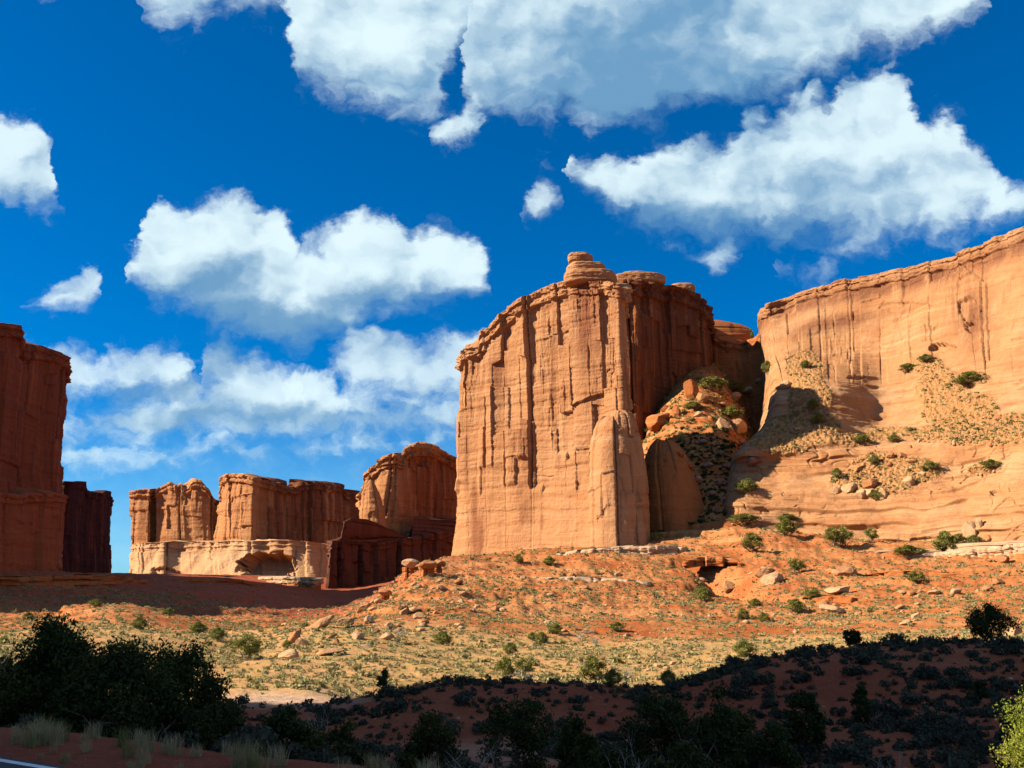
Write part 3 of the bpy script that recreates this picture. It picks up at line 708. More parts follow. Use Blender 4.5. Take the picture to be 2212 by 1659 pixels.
def round_body(name, mat, foot, top, N, M, parent=None, power=2.2, sink=6.0, squash=1.0, spots=(), lean=1.0, **kw):
    """a rounded buttress: foot = (column, row, distance, half width in metres), top = (column, row, distance)"""
    b = at(*foot[:3]); t = at(*top); b = b - (0, 0, sink)
    a = np.linspace(0, 2 * math.pi, N, endpoint=False)[None, :]; v = np.linspace(0, 0.985, M)[:, None]
    rad = foot[3] * (1 - v ** power) ** (1 / power)
    G = np.empty((M, N, 3)); vl = v ** lean
    G[..., 0] = b[0] + (t - b)[0] * vl + rad * np.cos(a)
    G[..., 1] = b[1] + (t - b)[1] * vl + rad * np.sin(a) * squash
    G[..., 2] = b[2] + (t - b)[2] * v + 0 * a
    n = grid_normals(G, True)
    flip = np.mean(np.sum(n * (G - G.mean((0, 1))), -1)) < 0
    if flip: n = -n
    G = G + n * weather(G, n, t[2] - G[..., 2], G[..., 2] - b[2] - sink, a * foot[3], **kw)[..., None]
    if spots: G = carve(G, n, spots)
    F = grid_faces(M, N, True)
    if flip: F = F[:, ::-1]
    # close the crown with a last small ring
    V = np.concatenate([G.reshape(-1, 3), G[-1].mean(0)[None] + (0 * G[-1]) + (G[-1] - G[-1].mean(0)) * 0.05])
    k = np.arange(N); r0, r1 = (M - 1) * N, M * N
    E = np.stack([r0 + k, r0 + (k + 1) % N, r1 + (k + 1) % N, r1 + k], 1)
    F = np.concatenate([F, E[:, ::-1] if flip else E])
    return obj(name, V, F, mat, parent, attrs={'varnish_shade': np.zeros(len(V))})


# the great butte in the middle
o_ = at(1180, 1190, 500)
BUTTE = thing('sandstone_butte', 'tall sheer orange sandstone butte with a stepped cap rock, rising above the red talus slope', 'butte', o_.tolist())
column_body('sheer_wall', M_BUTTE, [
    (966, 1206, 506, 992, 772, 505), (972, 1205, 500, 996, 750, 502), (1000, 1203, 488, 1008, 744, 499), (1030, 1201, 485, 1034, 742, 495), (1036, 1201, 484, 1038, 716, 494),
    (1050, 1200, 482, 1052, 706, 491), (1085, 1198, 476, 1090, 674, 486), (1120, 1195, 470, 1124, 646, 480), (1160, 1190, 463, 1165, 622, 474), (1200, 1185, 456, 1205, 608, 468), (1226, 1182, 452, 1228, 603, 465),
    (1262, 1178, 445, 1256, 606, 461), (1300, 1175, 438, 1290, 607, 456), (1345, 1172, 430, 1318, 609, 452), (1385, 1169, 422, 1335, 614, 450), (1400, 1167, 430, 1344, 622, 453), (1408, 1166, 440, 1346, 618, 465), (1416, 1160, 452, 1350, 614, 474),
    (1418, 1155, 462, 1352, 612, 482), (1250, 1150, 506, 1250, 612, 504), (1060, 1190, 520, 1060, 712, 520), (974, 1205, 520, 996, 765, 520)],
    1000, 560, BUTTE, flare=3.2, cap=1.2, cap_h=8.0, smooth_low=40, corner=3, dens=[1, 1, 1, 1, 1, 1, 1, 1, 1, 1, 1, 1, 1, 1, 1, 1, 1, .6, .2, .2, .2, .4],
    crack=1.1, slab=1.15, vis=lambda G: np.maximum(np.exp(-((see(G)[0] - 1265) / 26) ** 2) * (1 - sm(see(G)[1], 690, 860)), 0.7 * np.exp(-((see(G)[0] - 1075) / 22) ** 2 - ((see(G)[1] - 810) / 50) ** 2)))
column_body('rear_wall', M_DARK, [
    (1316, 1000, 596, 1320, 602, 590), (1345, 985, 588, 1342, 602, 582), (1380, 980, 586, 1372, 603, 582), (1402, 970, 596, 1398, 606, 592), (1440, 955, 606, 1440, 616, 603), (1475, 940, 613, 1478, 624, 610), (1505, 920, 618, 1510, 636, 616), (1522, 910, 622, 1526, 660, 620),
    (1528, 900, 630, 1528, 668, 630), (1532, 880, 670, 1530, 710, 670), (1400, 900, 690, 1400, 690, 690), (1300, 950, 660, 1300, 690, 660)],
    520, 300, BUTTE, flare=2.0, cap=2.2, cap_h=12.0, corner=3, sink=25, dens=[1, 1, 1, 1, 1, 1, 1, 1, .4, .2, .2, .2], flute=1.6, slab=1.6, big=1.0, vis=lambda G: 0 * G[..., 0] + 0.8)


def layer_rock(x0, x1, yt, yb, Y, deep=1.0, tilt=0.0, parent=BUTTE):
    """one weathered bed of the cap: a flat rounded slab with grooves round its edge"""
    p0, p1 = at(x0, yb, Y), at(x1, yb, Y); w = (p1[0] - p0[0]) / 2; zt, zb = at((x0 + x1) / 2, yt, Y)[2], p0[2] - 1.0
    N, M = 150, 60
    a = np.linspace(0, 2 * math.pi, N, endpoint=False)[None, :]; v = np.linspace(-1, 1, M)[:, None]
    r = (1 - np.abs(v) ** 6) ** (1 / 3.4)
    lob = 1 + 0.16 * pn(np.stack([np.cos(a[0]) * 1.3 + x0, np.sin(a[0]) * 1.3, 0 * a[0] + yt], 1))[None, :]
    G = np.empty((M, N, 3)); sq = lambda t: np.sign(t) * np.abs(t) ** 0.75
    G[..., 0] = (p0[0] + p1[0]) / 2 + w * r * lob * sq(np.cos(a)); G[..., 1] = Y + w * deep * r * lob * sq(np.sin(a))
    G[..., 2] = (zt + zb) / 2 + (zt - zb) / 2 * v + tilt * w * np.cos(a) * r
    P = G.reshape(-1, 3); zz = P[:, 2] + 0.5 * fbm(P / 6, 2)
    side = np.clip(1 - np.abs(v) ** 4, 0, 1)
    d = (0.75 * fbm(np.stack([0 * zz + x0, 0 * zz, zz / 1.5], 1), 3) + 0.5 * fbm(P / (4, 4, 1.5), 3)).reshape(M, N) * side + 0.35 * fbm(P / 2.5, 3).reshape(M, N)
    n = np.stack([np.cos(a) + 0 * v, np.sin(a) + 0 * v, 0 * a + 0 * v], -1)
    G = G + n * d[..., None]; G[..., 2] += 0.4 * fbm(P / 4 + 9, 3).reshape(M, N)
    return obj('cap_rock', G.reshape(-1, 3), grid_faces(M, N, True), M_BUTTE, parent, attrs={'varnish_shade': np.zeros(M * N)})


for args_ in [(1216, 1334, 588, 616, 466, .6), (1224, 1308, 571, 592, 467, .7), (1227, 1279, 549, 565, 467, .8), (1330, 1436, 592, 612, 600, .4), (1345, 1400, 588, 600, 602, .5), (1450, 1502, 613, 634, 622, .5)]:
    layer_rock(*args_)
round_body('prow_buttress', M_BUTTE, (1330, 1178, 433, 11.0), (1328, 902, 446), 260, 240, BUTTE, power=3.2, flute=0.9, slab=0.9, crack=0.8, big=1.5, bed=0.6, s=0.8)
round_body('prow_buttress', M_BUTTE, (1376, 1176, 432, 6.6), (1362, 925, 446), 180, 220, BUTTE, power=3.0, flute=0.9, slab=0.8, crack=0.9, big=1.4, bed=0.6, s=0.7)
round_body('buttress_head', M_BUTTE, (1342, 944, 444, 7.2), (1341, 886, 446), 150, 70, BUTTE, power=2.6, sink=0.5, flute=0.5, slab=0.7, crack=1.0, big=0.9, bed=0.8, s=0.6)
round_body('rounded_lobe', M_DARK, (1458, 1192, 462, 15.5), (1432, 950, 480), 220, 200, BUTTE, power=2.3, lean=1.4, squash=1.3, flute=0.4, slab=0.35, crack=0.5, big=0.6, bed=0.5)

# the formations far up the valley on the left
o_ = at(60, 1225, 520)
TOWER = thing('sandstone_tower', 'massive dark red tower cut off by the picture edge, taller than the fin beside it', 'rock tower', o_.tolist())
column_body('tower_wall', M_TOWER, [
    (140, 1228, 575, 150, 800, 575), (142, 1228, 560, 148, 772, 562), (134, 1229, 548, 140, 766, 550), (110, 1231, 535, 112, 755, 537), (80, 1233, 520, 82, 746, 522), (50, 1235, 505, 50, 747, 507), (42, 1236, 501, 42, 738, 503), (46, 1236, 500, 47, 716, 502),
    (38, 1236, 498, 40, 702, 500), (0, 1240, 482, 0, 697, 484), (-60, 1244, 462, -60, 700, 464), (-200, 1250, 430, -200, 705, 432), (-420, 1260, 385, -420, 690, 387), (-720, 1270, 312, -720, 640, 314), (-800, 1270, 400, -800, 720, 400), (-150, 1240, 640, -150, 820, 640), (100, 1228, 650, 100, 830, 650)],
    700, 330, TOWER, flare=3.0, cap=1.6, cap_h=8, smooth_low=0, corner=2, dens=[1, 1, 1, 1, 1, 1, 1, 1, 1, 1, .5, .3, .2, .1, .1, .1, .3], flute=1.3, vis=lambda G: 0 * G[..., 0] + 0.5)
column_body('tower_foot', M_TOWER, [(145, 1242, 566, 139, 1072, 568), (143, 1242, 552, 138, 1070, 556), (118, 1243, 530, 116, 1068, 536), (80, 1245, 508, 80, 1066, 514), (40, 1247, 487, 40, 1070, 493), (0, 1250, 468, 0, 1064, 474), (-60, 1254, 448, -60, 1062, 454), (-200, 1262, 418, -200, 1060, 424),
    (-200, 1262, 460, -200, 1060, 460), (0, 1250, 520, 0, 1064, 520), (110, 1242, 580, 110, 1072, 580)], 420, 150, TOWER, flare=2.4, corner=4, flute=0.6, slab=0.9, crack=0.7, big=1.2, cap=0.6, cap_h=5, top_bump=2.5)

o_ = at(195, 1232, 760)
SLIM = thing('rock_fin', 'small almost black rock fin with a notched top, just beside the massive tower', 'rock tower', o_.tolist())
column_body('fin_wall', M_FIN, [
    (140, 1236, 690, 142, 1040, 690), (165, 1236, 708, 165, 1039, 708), (186, 1236, 724, 187, 1041, 724), (192, 1236, 730, 192, 1060, 730), (218, 1236, 752, 218, 1066, 752), (226, 1236, 760, 226, 1060, 760), (240, 1236, 775, 240, 1062, 775), (244, 1236, 785, 245, 1080, 785),
    (240, 1236, 830, 240, 1080, 830), (120, 1236, 800, 120, 1050, 800)], 300, 160, SLIM, flare=2.0, cap=0.8, cap_h=6, corner=1, vis=lambda G: 0 * G[..., 0] + 1.0)  # full mask blackens the fin as if in shade

o_ = at(480, 1242, 980)
RIDGE = thing('rock_ridge', 'long distant ridge of red fins on a pale rounded bench at the valley head', 'rock ridge', o_.tolist())
column_body('pale_bench', M_BENCH, [
    (272, 1246, 975, 290, 1176, 992), (300, 1246, 905, 312, 1174, 965), (345, 1246, 890, 350, 1171, 955), (385, 1246, 896, 388, 1174, 958), (425, 1246, 880, 428, 1170, 950), (470, 1246, 868, 470, 1172, 940), (505, 1246, 862, 505, 1168, 935), (545, 1246, 868, 545, 1170, 922), (590, 1246, 866, 590, 1167, 920), (640, 1246, 862, 640, 1168, 920), (675, 1246, 866, 675, 1172, 925), (700, 1246, 880, 700, 1175, 940), (716, 1246, 915, 712, 1178, 965),
    (740, 1246, 1000, 740, 1180, 1000), (740, 1246, 1120, 740, 1200, 1120), (300, 1246, 1120, 300, 1200, 1120)], 620, 120, RIDGE, flare=1.9, sink=14, corner=4, flute=2.0, slab=0.9, crack=1.2, big=2.6, s=1.5, top_bump=4, cap=-0.8, cap_h=9,
    dens=[1, 1, 1, 1, 1, 1, 1, 1, 1, 1, 1, 1, .6, .3, .1, .1], spots=[(578, 1218, 66, 24, 24), (355, 1238, 34, 14, 6)])
column_body('jagged_fin', M_FAR, [
    (286, 1180, 1005, 289, 1060, 1008), (300, 1180, 1000, 302, 1057, 1003), (322, 1180, 996, 324, 1056, 999), (331, 1180, 1002, 332, 1064, 1006), (341, 1180, 1000, 343, 1052, 1004), (362, 1180, 994, 364, 1041, 998), (382, 1180, 992, 383, 1050, 996), (390, 1180, 992, 391, 1041, 996), (398, 1180, 992, 399, 1055, 996),
    (412, 1180, 990, 412, 1048, 994), (424, 1180, 988, 424, 1036, 992), (440, 1180, 987, 438, 1037, 991), (454, 1180, 986, 450, 1054, 990), (468, 1180, 988, 463, 1078, 992), (474, 1180, 1000, 466, 1084, 1005), (470, 1180, 1040, 464, 1110, 1040), (300, 1180, 1040, 300, 1110, 1040)],
    460, 130, RIDGE, flare=2.0, cap=1.2, cap_h=8, corner=1, big=1.6, flute=2.2, crack=1.6, slab=1.2, s=1.3, top_bump=4, spots=[(331, 1120, 6, 60, 12)])
column_body('long_fin', M_FAR, [
    (452, 1180, 985, 484, 1030, 988), (462, 1180, 975, 487, 1025, 980), (495, 1180, 960, 502, 1023, 968), (530, 1180, 945, 532, 1023, 955), (546, 1180, 938, 548, 1030, 948), (562, 1180, 955, 562, 1034, 966), (585, 1184, 972, 585, 1040, 980), (602, 1184, 985, 603, 1044, 992), (612, 1184, 992, 612, 1050, 1000), (645, 1184, 1015, 645, 1051, 1020),
    (652, 1184, 1020, 653, 1043, 1025), (690, 1184, 1045, 690, 1041, 1050), (700, 1184, 1055, 700, 1050, 1058), (716, 1184, 1065, 716, 1046, 1068), (742, 1184, 1080, 742, 1046, 1084), (750, 1184, 1088, 750, 1062, 1090), (790, 1184, 1110, 790, 1062, 1112), (790, 1184, 1160, 790, 1100, 1160), (470, 1180, 1080, 480, 1090, 1060)],
    560, 150, RIDGE, flare=2.2, cap=1.6, cap_h=9, corner=1, big=1.4, flute=1.8, crack=1.3, slab=1.1, s=1.3, top_bump=3, dens=[1] * 15 + [.6, .3, .15, .15], vis=lambda G: sm(see(G)[0], 545, 600))  # mask darkens the right part: painted shade of the face turned from the sun

o_ = at(880, 1175, 790)
DOME = thing('rock_dome', 'shadowed round-topped rock dome standing just behind the great butte, only its rim lit', 'rock dome', o_.tolist())
column_body('dome_wall', M_FAR, [
    (768, 1185, 800, 778, 1075, 806), (776, 1185, 782, 800, 1018, 795), (790, 1185, 768, 832, 985, 788), (812, 1185, 764, 850, 978, 785), (850, 1185, 772, 868, 985, 790), (868, 1185, 780, 880, 965, 796), (900, 1185, 793, 905, 955, 808), (940, 1180, 812, 945, 962, 825), (970, 1180, 826, 972, 980, 838), (1000, 1180, 842, 1000, 995, 850),
    (1030, 1180, 900, 1020, 1030, 900), (900, 1180, 930, 900, 1020, 920), (780, 1180, 880, 795, 1060, 880)], 440, 230, DOME, flare=1.6, cap=1.8, cap_h=12, corner=4, big=1.7, flute=1.4, slab=1.2, crack=1.2, s=1.2, top_bump=5, dens=[1] * 10 + [.3, .2, .3], vis=lambda G: sm(see(G)[0], 850, 900) * sm(see(G)[1], 960, 1000))  # mask paints the dome's right face dark, as shade
round_body('foot_buttress', M_FAR, (808, 1185, 752, 12), (800, 1035, 768), 110, 110, DOME, power=1.8, flute=1.2, slab=0.6, crack=0.8, big=0.6)

o_ = at(830, 1290, 700)
WALL = thing('rock_wall', 'low dark wall of shaded rock with an upright pillar, at the foot of the round-topped dome', 'rock wall', o_.tolist())
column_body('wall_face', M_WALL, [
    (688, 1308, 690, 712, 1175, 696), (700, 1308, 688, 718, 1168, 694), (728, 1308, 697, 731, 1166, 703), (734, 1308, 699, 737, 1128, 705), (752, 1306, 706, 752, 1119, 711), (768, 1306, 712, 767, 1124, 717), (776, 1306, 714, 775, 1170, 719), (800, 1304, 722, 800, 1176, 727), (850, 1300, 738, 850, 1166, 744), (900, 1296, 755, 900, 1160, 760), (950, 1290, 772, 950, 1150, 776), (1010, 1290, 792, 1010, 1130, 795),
    (1030, 1290, 840, 1030, 1130, 840), (740, 1300, 760, 740, 1175, 755)], 420, 150, WALL, flare=1.8, cap=0.8, cap_h=6, corner=1, big=1.6, slab=1.7, flute=1.5, dens=[1] * 12 + [.2, .3], spots=[(733, 1235, 4, 95, 9), (778, 1245, 5, 85, 11), (860, 1220, 4, 50, 5)], vis=lambda G: 0 * G[..., 0] + 0.5)  # even mask adds more painted shade to the wall


# the long cliff and slickrock on the right
CLIFF_CTRL = [  # rows from rim to foot, columns from the left end to beyond the right edge: (column, row, distance)
    [(1640, 690, 690), (1648, 663, 578), (1700, 640, 566), (1800, 612, 545), (1900, 588, 523), (2000, 566, 500), (2080, 545, 482), (2140, 520, 468), (2212, 488, 450), (2400, 420, 415), (2700, 330, 370)],
    [(1638, 700, 690), (1644, 690, 576), (1698, 668, 564), (1800, 642, 543), (1900, 620, 521), (2000, 600, 498), (2080, 580, 480), (2140, 556, 466), (2212, 528, 448), (2400, 470, 413), (2700, 390, 368)],
    [(1640, 780, 690), (1660, 775, 555), (1702, 765, 532), (1800, 755, 526), (1900, 750, 513), (2000, 748, 489), (2080, 745, 470), (2140, 742, 456), (2212, 740, 436), (2400, 730, 402), (2700, 710, 360)],
    [(1642, 850, 670), (1668, 830, 514), (1712, 830, 492), (1800, 830, 478), (1900, 828, 491), (2000, 825, 468), (2080, 822, 450), (2140, 820, 436), (2212, 818, 418), (2400, 810, 387), (2700, 800, 347)],
    [(1632, 940, 640), (1656, 910, 494), (1712, 905, 475), (1800, 920, 462), (1900, 925, 466), (2000, 922, 446), (2080, 918, 430), (2140, 914, 417), (2212, 912, 401), (2400, 905, 372), (2700, 900, 334)],
    [(1585, 1000, 540), (1594, 978, 468), (1690, 972, 456), (1800, 968, 446), (1900, 966, 440), (2000, 962, 424), (2080, 958, 410), (2140, 955, 398), (2212, 952, 383), (2400, 945, 356), (2700, 940, 320)],
    [(1572, 1020, 530), (1588, 1008, 468), (1690, 1010, 455), (1800, 1020, 440), (1900, 1030, 426), (2000, 1028, 412), (2080, 1022, 400), (2140, 1018, 388), (2212, 1014, 373), (2400, 1005, 347), (2700, 1000, 313)],
    [(1560, 1080, 520), (1578, 1072, 450), (1690, 1082, 437), (1800, 1092, 424), (1900, 1096, 412), (2000, 1092, 399), (2080, 1086, 388), (2140, 1082, 377), (2212, 1078, 363), (2400, 1070, 338), (2700, 1060, 305)],
    [(1550, 1120, 515), (1572, 1112, 444), (1690, 1132, 430), (1800, 1150, 417), (1900, 1160, 405), (2000, 1158, 393), (2080, 1152, 382), (2140, 1146, 371), (2212, 1142, 357), (2400, 1140, 332), (2700, 1130, 300)],
    [(1540, 1200, 515), (1565, 1215, 444), (1690, 1225, 430), (1800, 1235, 417), (1900, 1240, 405), (2000, 1240, 393), (2080, 1240, 382), (2140, 1240, 371), (2212, 1240, 357), (2400, 1240, 332), (2700, 1230, 300)]]
SOIL = [(1740, 800, 45, 40), (1750, 870, 50, 60), (1735, 930, 85, 40), (1690, 960, 70, 25), (1830, 950, 80, 12), (2000, 790, 40, 20), (2030, 840, 55, 45), (2075, 890, 90, 45), (2180, 930, 90, 35), (2070, 940, 120, 22), (1930, 935, 60, 14),
        (1900, 1000, 60, 20), (1890, 1040, 100, 32), (1960, 1015, 80, 28), (2130, 1012, 40, 12), (2110, 820, 30, 14)]


def build_cliff():
    C = np.array([[at(*p) for p in row] for row in CLIFF_CTRL])
    NR, NC = 620, 760
    G = catmull(catmull(C, NC, 1), NR, 0)
    n = grid_normals(G)
    if np.mean(n[..., 1]) > 0: n = -n
    dx, dy = see(G)
    soil = np.zeros(G.shape[:2])
    for x, y, rx, ry in SOIL: soil = np.maximum(soil, 1 - sm(((dx - x) / rx) ** 2 + ((dy - y) / ry) ** 2, 0.3, 1.5))
    v = np.linspace(0, 1, NR)[:, None] + 0 * dx
    upper = 1 - sm(v, 0.24, 0.36)                    # the steep wall above, slickrock below
    up = G[:1, :, 2] - G[..., 2]
    f = lambda a: a.reshape(G.shape[:2])
    P = G.reshape(-1, 3)
    wall = weather(G, n, up, np.full(up.shape, 99.0), np.concatenate([[0], np.cumsum(np.linalg.norm(np.diff(G[60], axis=0), axis=1))])[None, :], flute=0.5, slab=0.75, crack=0.35, bed=1.6, big=0.9, cap=1.2, cap_h=8.0)
    zz = P[:, 2] + 3.5 * fbm(P / 45, 2) + 0.04 * P[:, 0]
    lay = np.stack([0 * zz, P[:, 0] / 60, zz], 1)
    slick = f(2.6 * fbm(P / (26, 26, 15), 3) + 0.9 * fbm(lay / (1, 1, 3.4), 3) + 0.32 * fbm(lay / (1, 1, 0.9), 2) + 0.35 * fbm(P / (6, 6, 3), 3) + 0.15 * fbm(P / 2.0, 3))
    w = fbm(P / 22, 3)[:, None]
    low = f(sm(P[:, 2], 95, 70))                    # slanting joints cut the lower bench
    cr2 = np.abs(pn((P + (P[:, 2:3] * 0.8)) / (7.5, 7.5, 90) + w * 0.35 + 14.0))
    slick = slick - low * f(0.9 * np.exp(-(cr2 / 0.035) ** 2) * sm(pn(P / 26 + 5), -0.1, 0.1))
    hb = zz / 6.5 + 0.8 * fbm(P / (40, 40, 60) + 61, 2); fr = hb % 1.0
    slick = slick + f(1.7 * (sm(fr, 0.80, 0.92) - fr) * sm(fbm(P / 30 + 17, 2), -0.2, 0.1))       # worn steps between the beds
    hb = zz / 2.1; fr = hb % 1.0
    slick = slick + f(0.4 * (sm(fr, 0.7, 0.9) - fr) * sm(fbm(P / 17 + 27, 2), -0.1, 0.2))
    d = wall * upper + slick * (1 - upper)
    rub = f(fbm(P / 1.7 + 40, 4, 0.6)); d = d * (1 - 0.8 * soil) + soil * (1.2 + 1.3 * rub + 0.8 * f(fbm(P / 6, 2)))
    d = d * (0.35 + 0.65 * sm(np.arange(NC), 60, 95))[None, :]
    G2 = G + n * d[..., None]
    G2 = carve(G2, n, [(2035, 748, 30, 7, 3.0), (1850, 815, 20, 3, 1.5), (2095, 702, 13, 9, 3.0), (2150, 1062, 14, 5, 2.0), (1850, 1146, 60, 15, 1.5), (2010, 1166, 40, 7, 1.5), (1960, 662, 60, 9, 1.2), (2090, 660, 22, 18, 1.6)])
    vn = upper * (np.maximum(np.exp(-((dx - 1800) / 130) ** 2 - ((dy - 700 + (dx - 1800) * 0.22) / 16) ** 2), np.exp(-((dx - 2100) / 40) ** 2 - ((dy - 690) / 70) ** 2)) + np.exp(-((up - 10) / 6) ** 2))
    back = [G2[0] + np.array([0.5 * d0, d0, z0]) for d0, z0 in ((260, -40), (120, 1.5), (40, 2.0), (8, 1.6), (2, 0.8))]
    GG = np.concatenate([np.array(back), G2])
    pad = lambda a: np.concatenate([np.zeros((5, NC)), a]).ravel()
    F = grid_faces(len(GG), NC)
    if np.mean(grid_normals(GG)[..., 1]) > 0: F = F[:, ::-1]
    root = thing('sandstone_cliff', 'long tawny sandstone cliff with layered rim above smooth slickrock benches, right of the butte', 'cliff', at(1900, 1170, 420).tolist())
    obj('cliff_face', GG.reshape(-1, 3), F, M_CLIFF, root, attrs={'soil': pad(soil), 'varnish_shade': pad(np.clip(vn, 0, 1))})
    return root


CLIFF = build_cliff()

# the saddle wall that closes the side canyon between butte and cliff
o_ = at(1590, 800, 700)
SADDLE = thing('canyon_headwall', 'deeply shaded curved headwall closing the gully between butte and long cliff', 'rock wall', o_.tolist())
column_body('headwall_face', M_DARK, [(1500, 860, 660, 1500, 690, 668), (1530, 860, 650, 1532, 715, 660), (1560, 860, 646, 1562, 734, 657), (1600, 860, 642, 1600, 738, 655), (1632, 860, 634, 1632, 730, 645), (1660, 860, 622, 1660, 705, 632), (1720, 860, 612, 1720, 690, 620), (1720, 860, 730, 1720, 790, 730), (1500, 860, 740, 1500, 790, 740)],
            260, 110, SADDLE, flare=1.4, corner=3, cap=0.8, cap_h=6, sink=35, dens=[1, 1, 1, 1, 1, 1, .3, .1, .2])

# the canyon wall beside and behind the viewer: it stands left of the frame and its shadow covers the foreground
o_ = np.array([-150.0, -60.0, 0.0])
SHADE = thing('canyon_wall', 'high sandstone canyon wall beside the road that throws its shadow over the foreground', 'cliff', o_.tolist())


def build_shade():
    side = [(64.5, 150), (40, 152), (8, 152), (-0.4, 151), (-0.7, 82.3), (-4.1, 82.3), (-4.4, 155), (-12, 157), (-120, 158), (-300, 150)]  # unseen notch shaped into the rim to let sun reach the corner bush
    pts = [(-134, y, 0, t) for y, t in side] + [(-147, y - 1.37, 0, t) for y, t in side[::-1]]
    A = resample(np.array(pts), 460, True, [1, 1, 3, 30, 8, 30, 3, 1, .6, .6, .6, 1, 3, 30, 8, 30, 3, 1, 1, 1])
    v = np.linspace(0, 1, 90)[:, None]
    G = np.empty((90, 460, 3)); G[..., 0] = A[:, 0]; G[..., 1] = A[:, 1]; G[..., 2] = -12 + (A[:, 3] + 12) * v
    n = grid_normals(G, True); flip = np.mean(np.sum(n * (G - G.mean((0, 1))), -1)) < 0
    if flip: n = -n
    n[..., 2] = 0
    G = G + n * 0.45 * weather(G, n, A[None, :, 3] - G[..., 2], G[..., 2], (A[:, 0] + A[:, 1])[None, :], cap=1.0)[..., None]
    top = G[-1].copy(); top[:, 0] = top[:, 0] * 0.05 + -140.5 * 0.95; top[:, 1] = A[:, 1]
    GG = np.concatenate([G, top[None]]); F = grid_faces(91, 460, True)
    obj('wall_rock', GG.reshape(-1, 3), F[:, ::-1] if flip else F, M_TOWER, SHADE, attrs={'varnish_shade': np.zeros(91 * 460)})


build_shade()


# ------------------------------------------------------------------ placing things on what is already built
bpy.context.view_layer.update()
DG = bpy.context.evaluated_depsgraph_get()
EYE = Vector((0, 0, CAMZ))


def hit(dx, dy):
    """the surface seen at a picture column and row: point, distance"""
    d = Vector((at(dx, dy, 100.0) - np.array(EYE)).tolist()).normalized()
    ok, p, n, i, o, m = S.ray_cast(DG, EYE + d * 2.0, d)
    return (np.array(p), (p - EYE).length, np.array(n)) if ok else (None, 0, None)


def drop(x, y, top=400.0):
    ok, p, n, i, o, m = S.ray_cast(DG, Vector((x, y, top)), Vector((0, 0, -1)))
    return p.z if ok else float(land(x, y))


def quads(C, size, up=0.0, aspect=0.55, r=rng):
    """leaf-sized faces of random bearing at the points C"""
    n = len(C); size = np.broadcast_to(np.asarray(size, dtype=float), (n,))[:, None]
    a = r.normal(size=(n, 3)); a[:, 2] += up; a /= np.linalg.norm(a, axis=1)[:, None]
    b = np.cross(a, r.normal(size=(n, 3))); b /= np.linalg.norm(b, axis=1)[:, None] + 1e-9
    V = np.stack([C - a * size, C - b * size * aspect, C + a * size, C + b * size * aspect], 1)
    return V.reshape(-1, 3), np.arange(4 * n).reshape(n, 4)


def shell(n, r, inner=0.55):
    d = r.normal(size=(n, 3)); d /= np.linalg.norm(d, axis=1)[:, None]
    return d * (inner + (1 - inner) * r.random((n, 1)) ** 0.5)


def bush_shape(seed, n, size, lumps=6, flat=0.75):
    """a low mound of leaves of radius about one"""
    r = np.random.default_rng(seed); P = []
    for k in range(lumps):
        a = r.uniform(0, 6.283); d = r.uniform(0.1, 0.62)
        c = np.array([d * math.cos(a), d * math.sin(a), r.uniform(0.2, 0.5) * flat]); q = r.uniform(0.32, 0.52)
        P.append(c + shell(n // lumps, r) * (q, q, q * flat))
    P = np.concatenate(P); P[:, 2] = np.maximum(P[:, 2], 0.01)
    return quads(P, size * r.uniform(0.7, 1.3, len(P)), 0.5, r=r)


def merge(parts):
    V, F, T, o = [], [], [], 0
    for v, f, t in parts:
        V.append(v); F.append(f + o); T.append(np.full(len(v), t)); o += len(v)
    return np.concatenate(V), np.concatenate(F), np.concatenate(T)


def tube(path, rad, n=6):
    path = np.asarray(path, dtype=float); m = len(path)
    t = np.gradient(path, axis=0); t /= np.linalg.norm(t, axis=1)[:, None] + 1e-9
    u = np.cross(t, (0.3, 0.9, 0.2)); u /= np.linalg.norm(u, axis=1)[:, None] + 1e-9; w = np.cross(t, u)
    a = np.linspace(0, 2 * math.pi, n, endpoint=False)
    V = path[:, None] + np.asarray(rad)[:, None, None] * (u[:, None] * np.cos(a)[None, :, None] + w[:, None] * np.sin(a)[None, :, None])
    return V.reshape(-1, 3), grid_faces(m, n, True)


def limb(r, p0, d, L, r0, bend=0.35, n=8):
    p = [np.array(p0, dtype=float)]; d = np.array(d, dtype=float)
    for k in range(n - 1):
        d = d + r.normal(size=3) * bend * 0.5; d /= np.linalg.norm(d); p.append(p[-1] + d * L / (n - 1))
    return np.array(p), np.linspace(r0, r0 * 0.25, n)


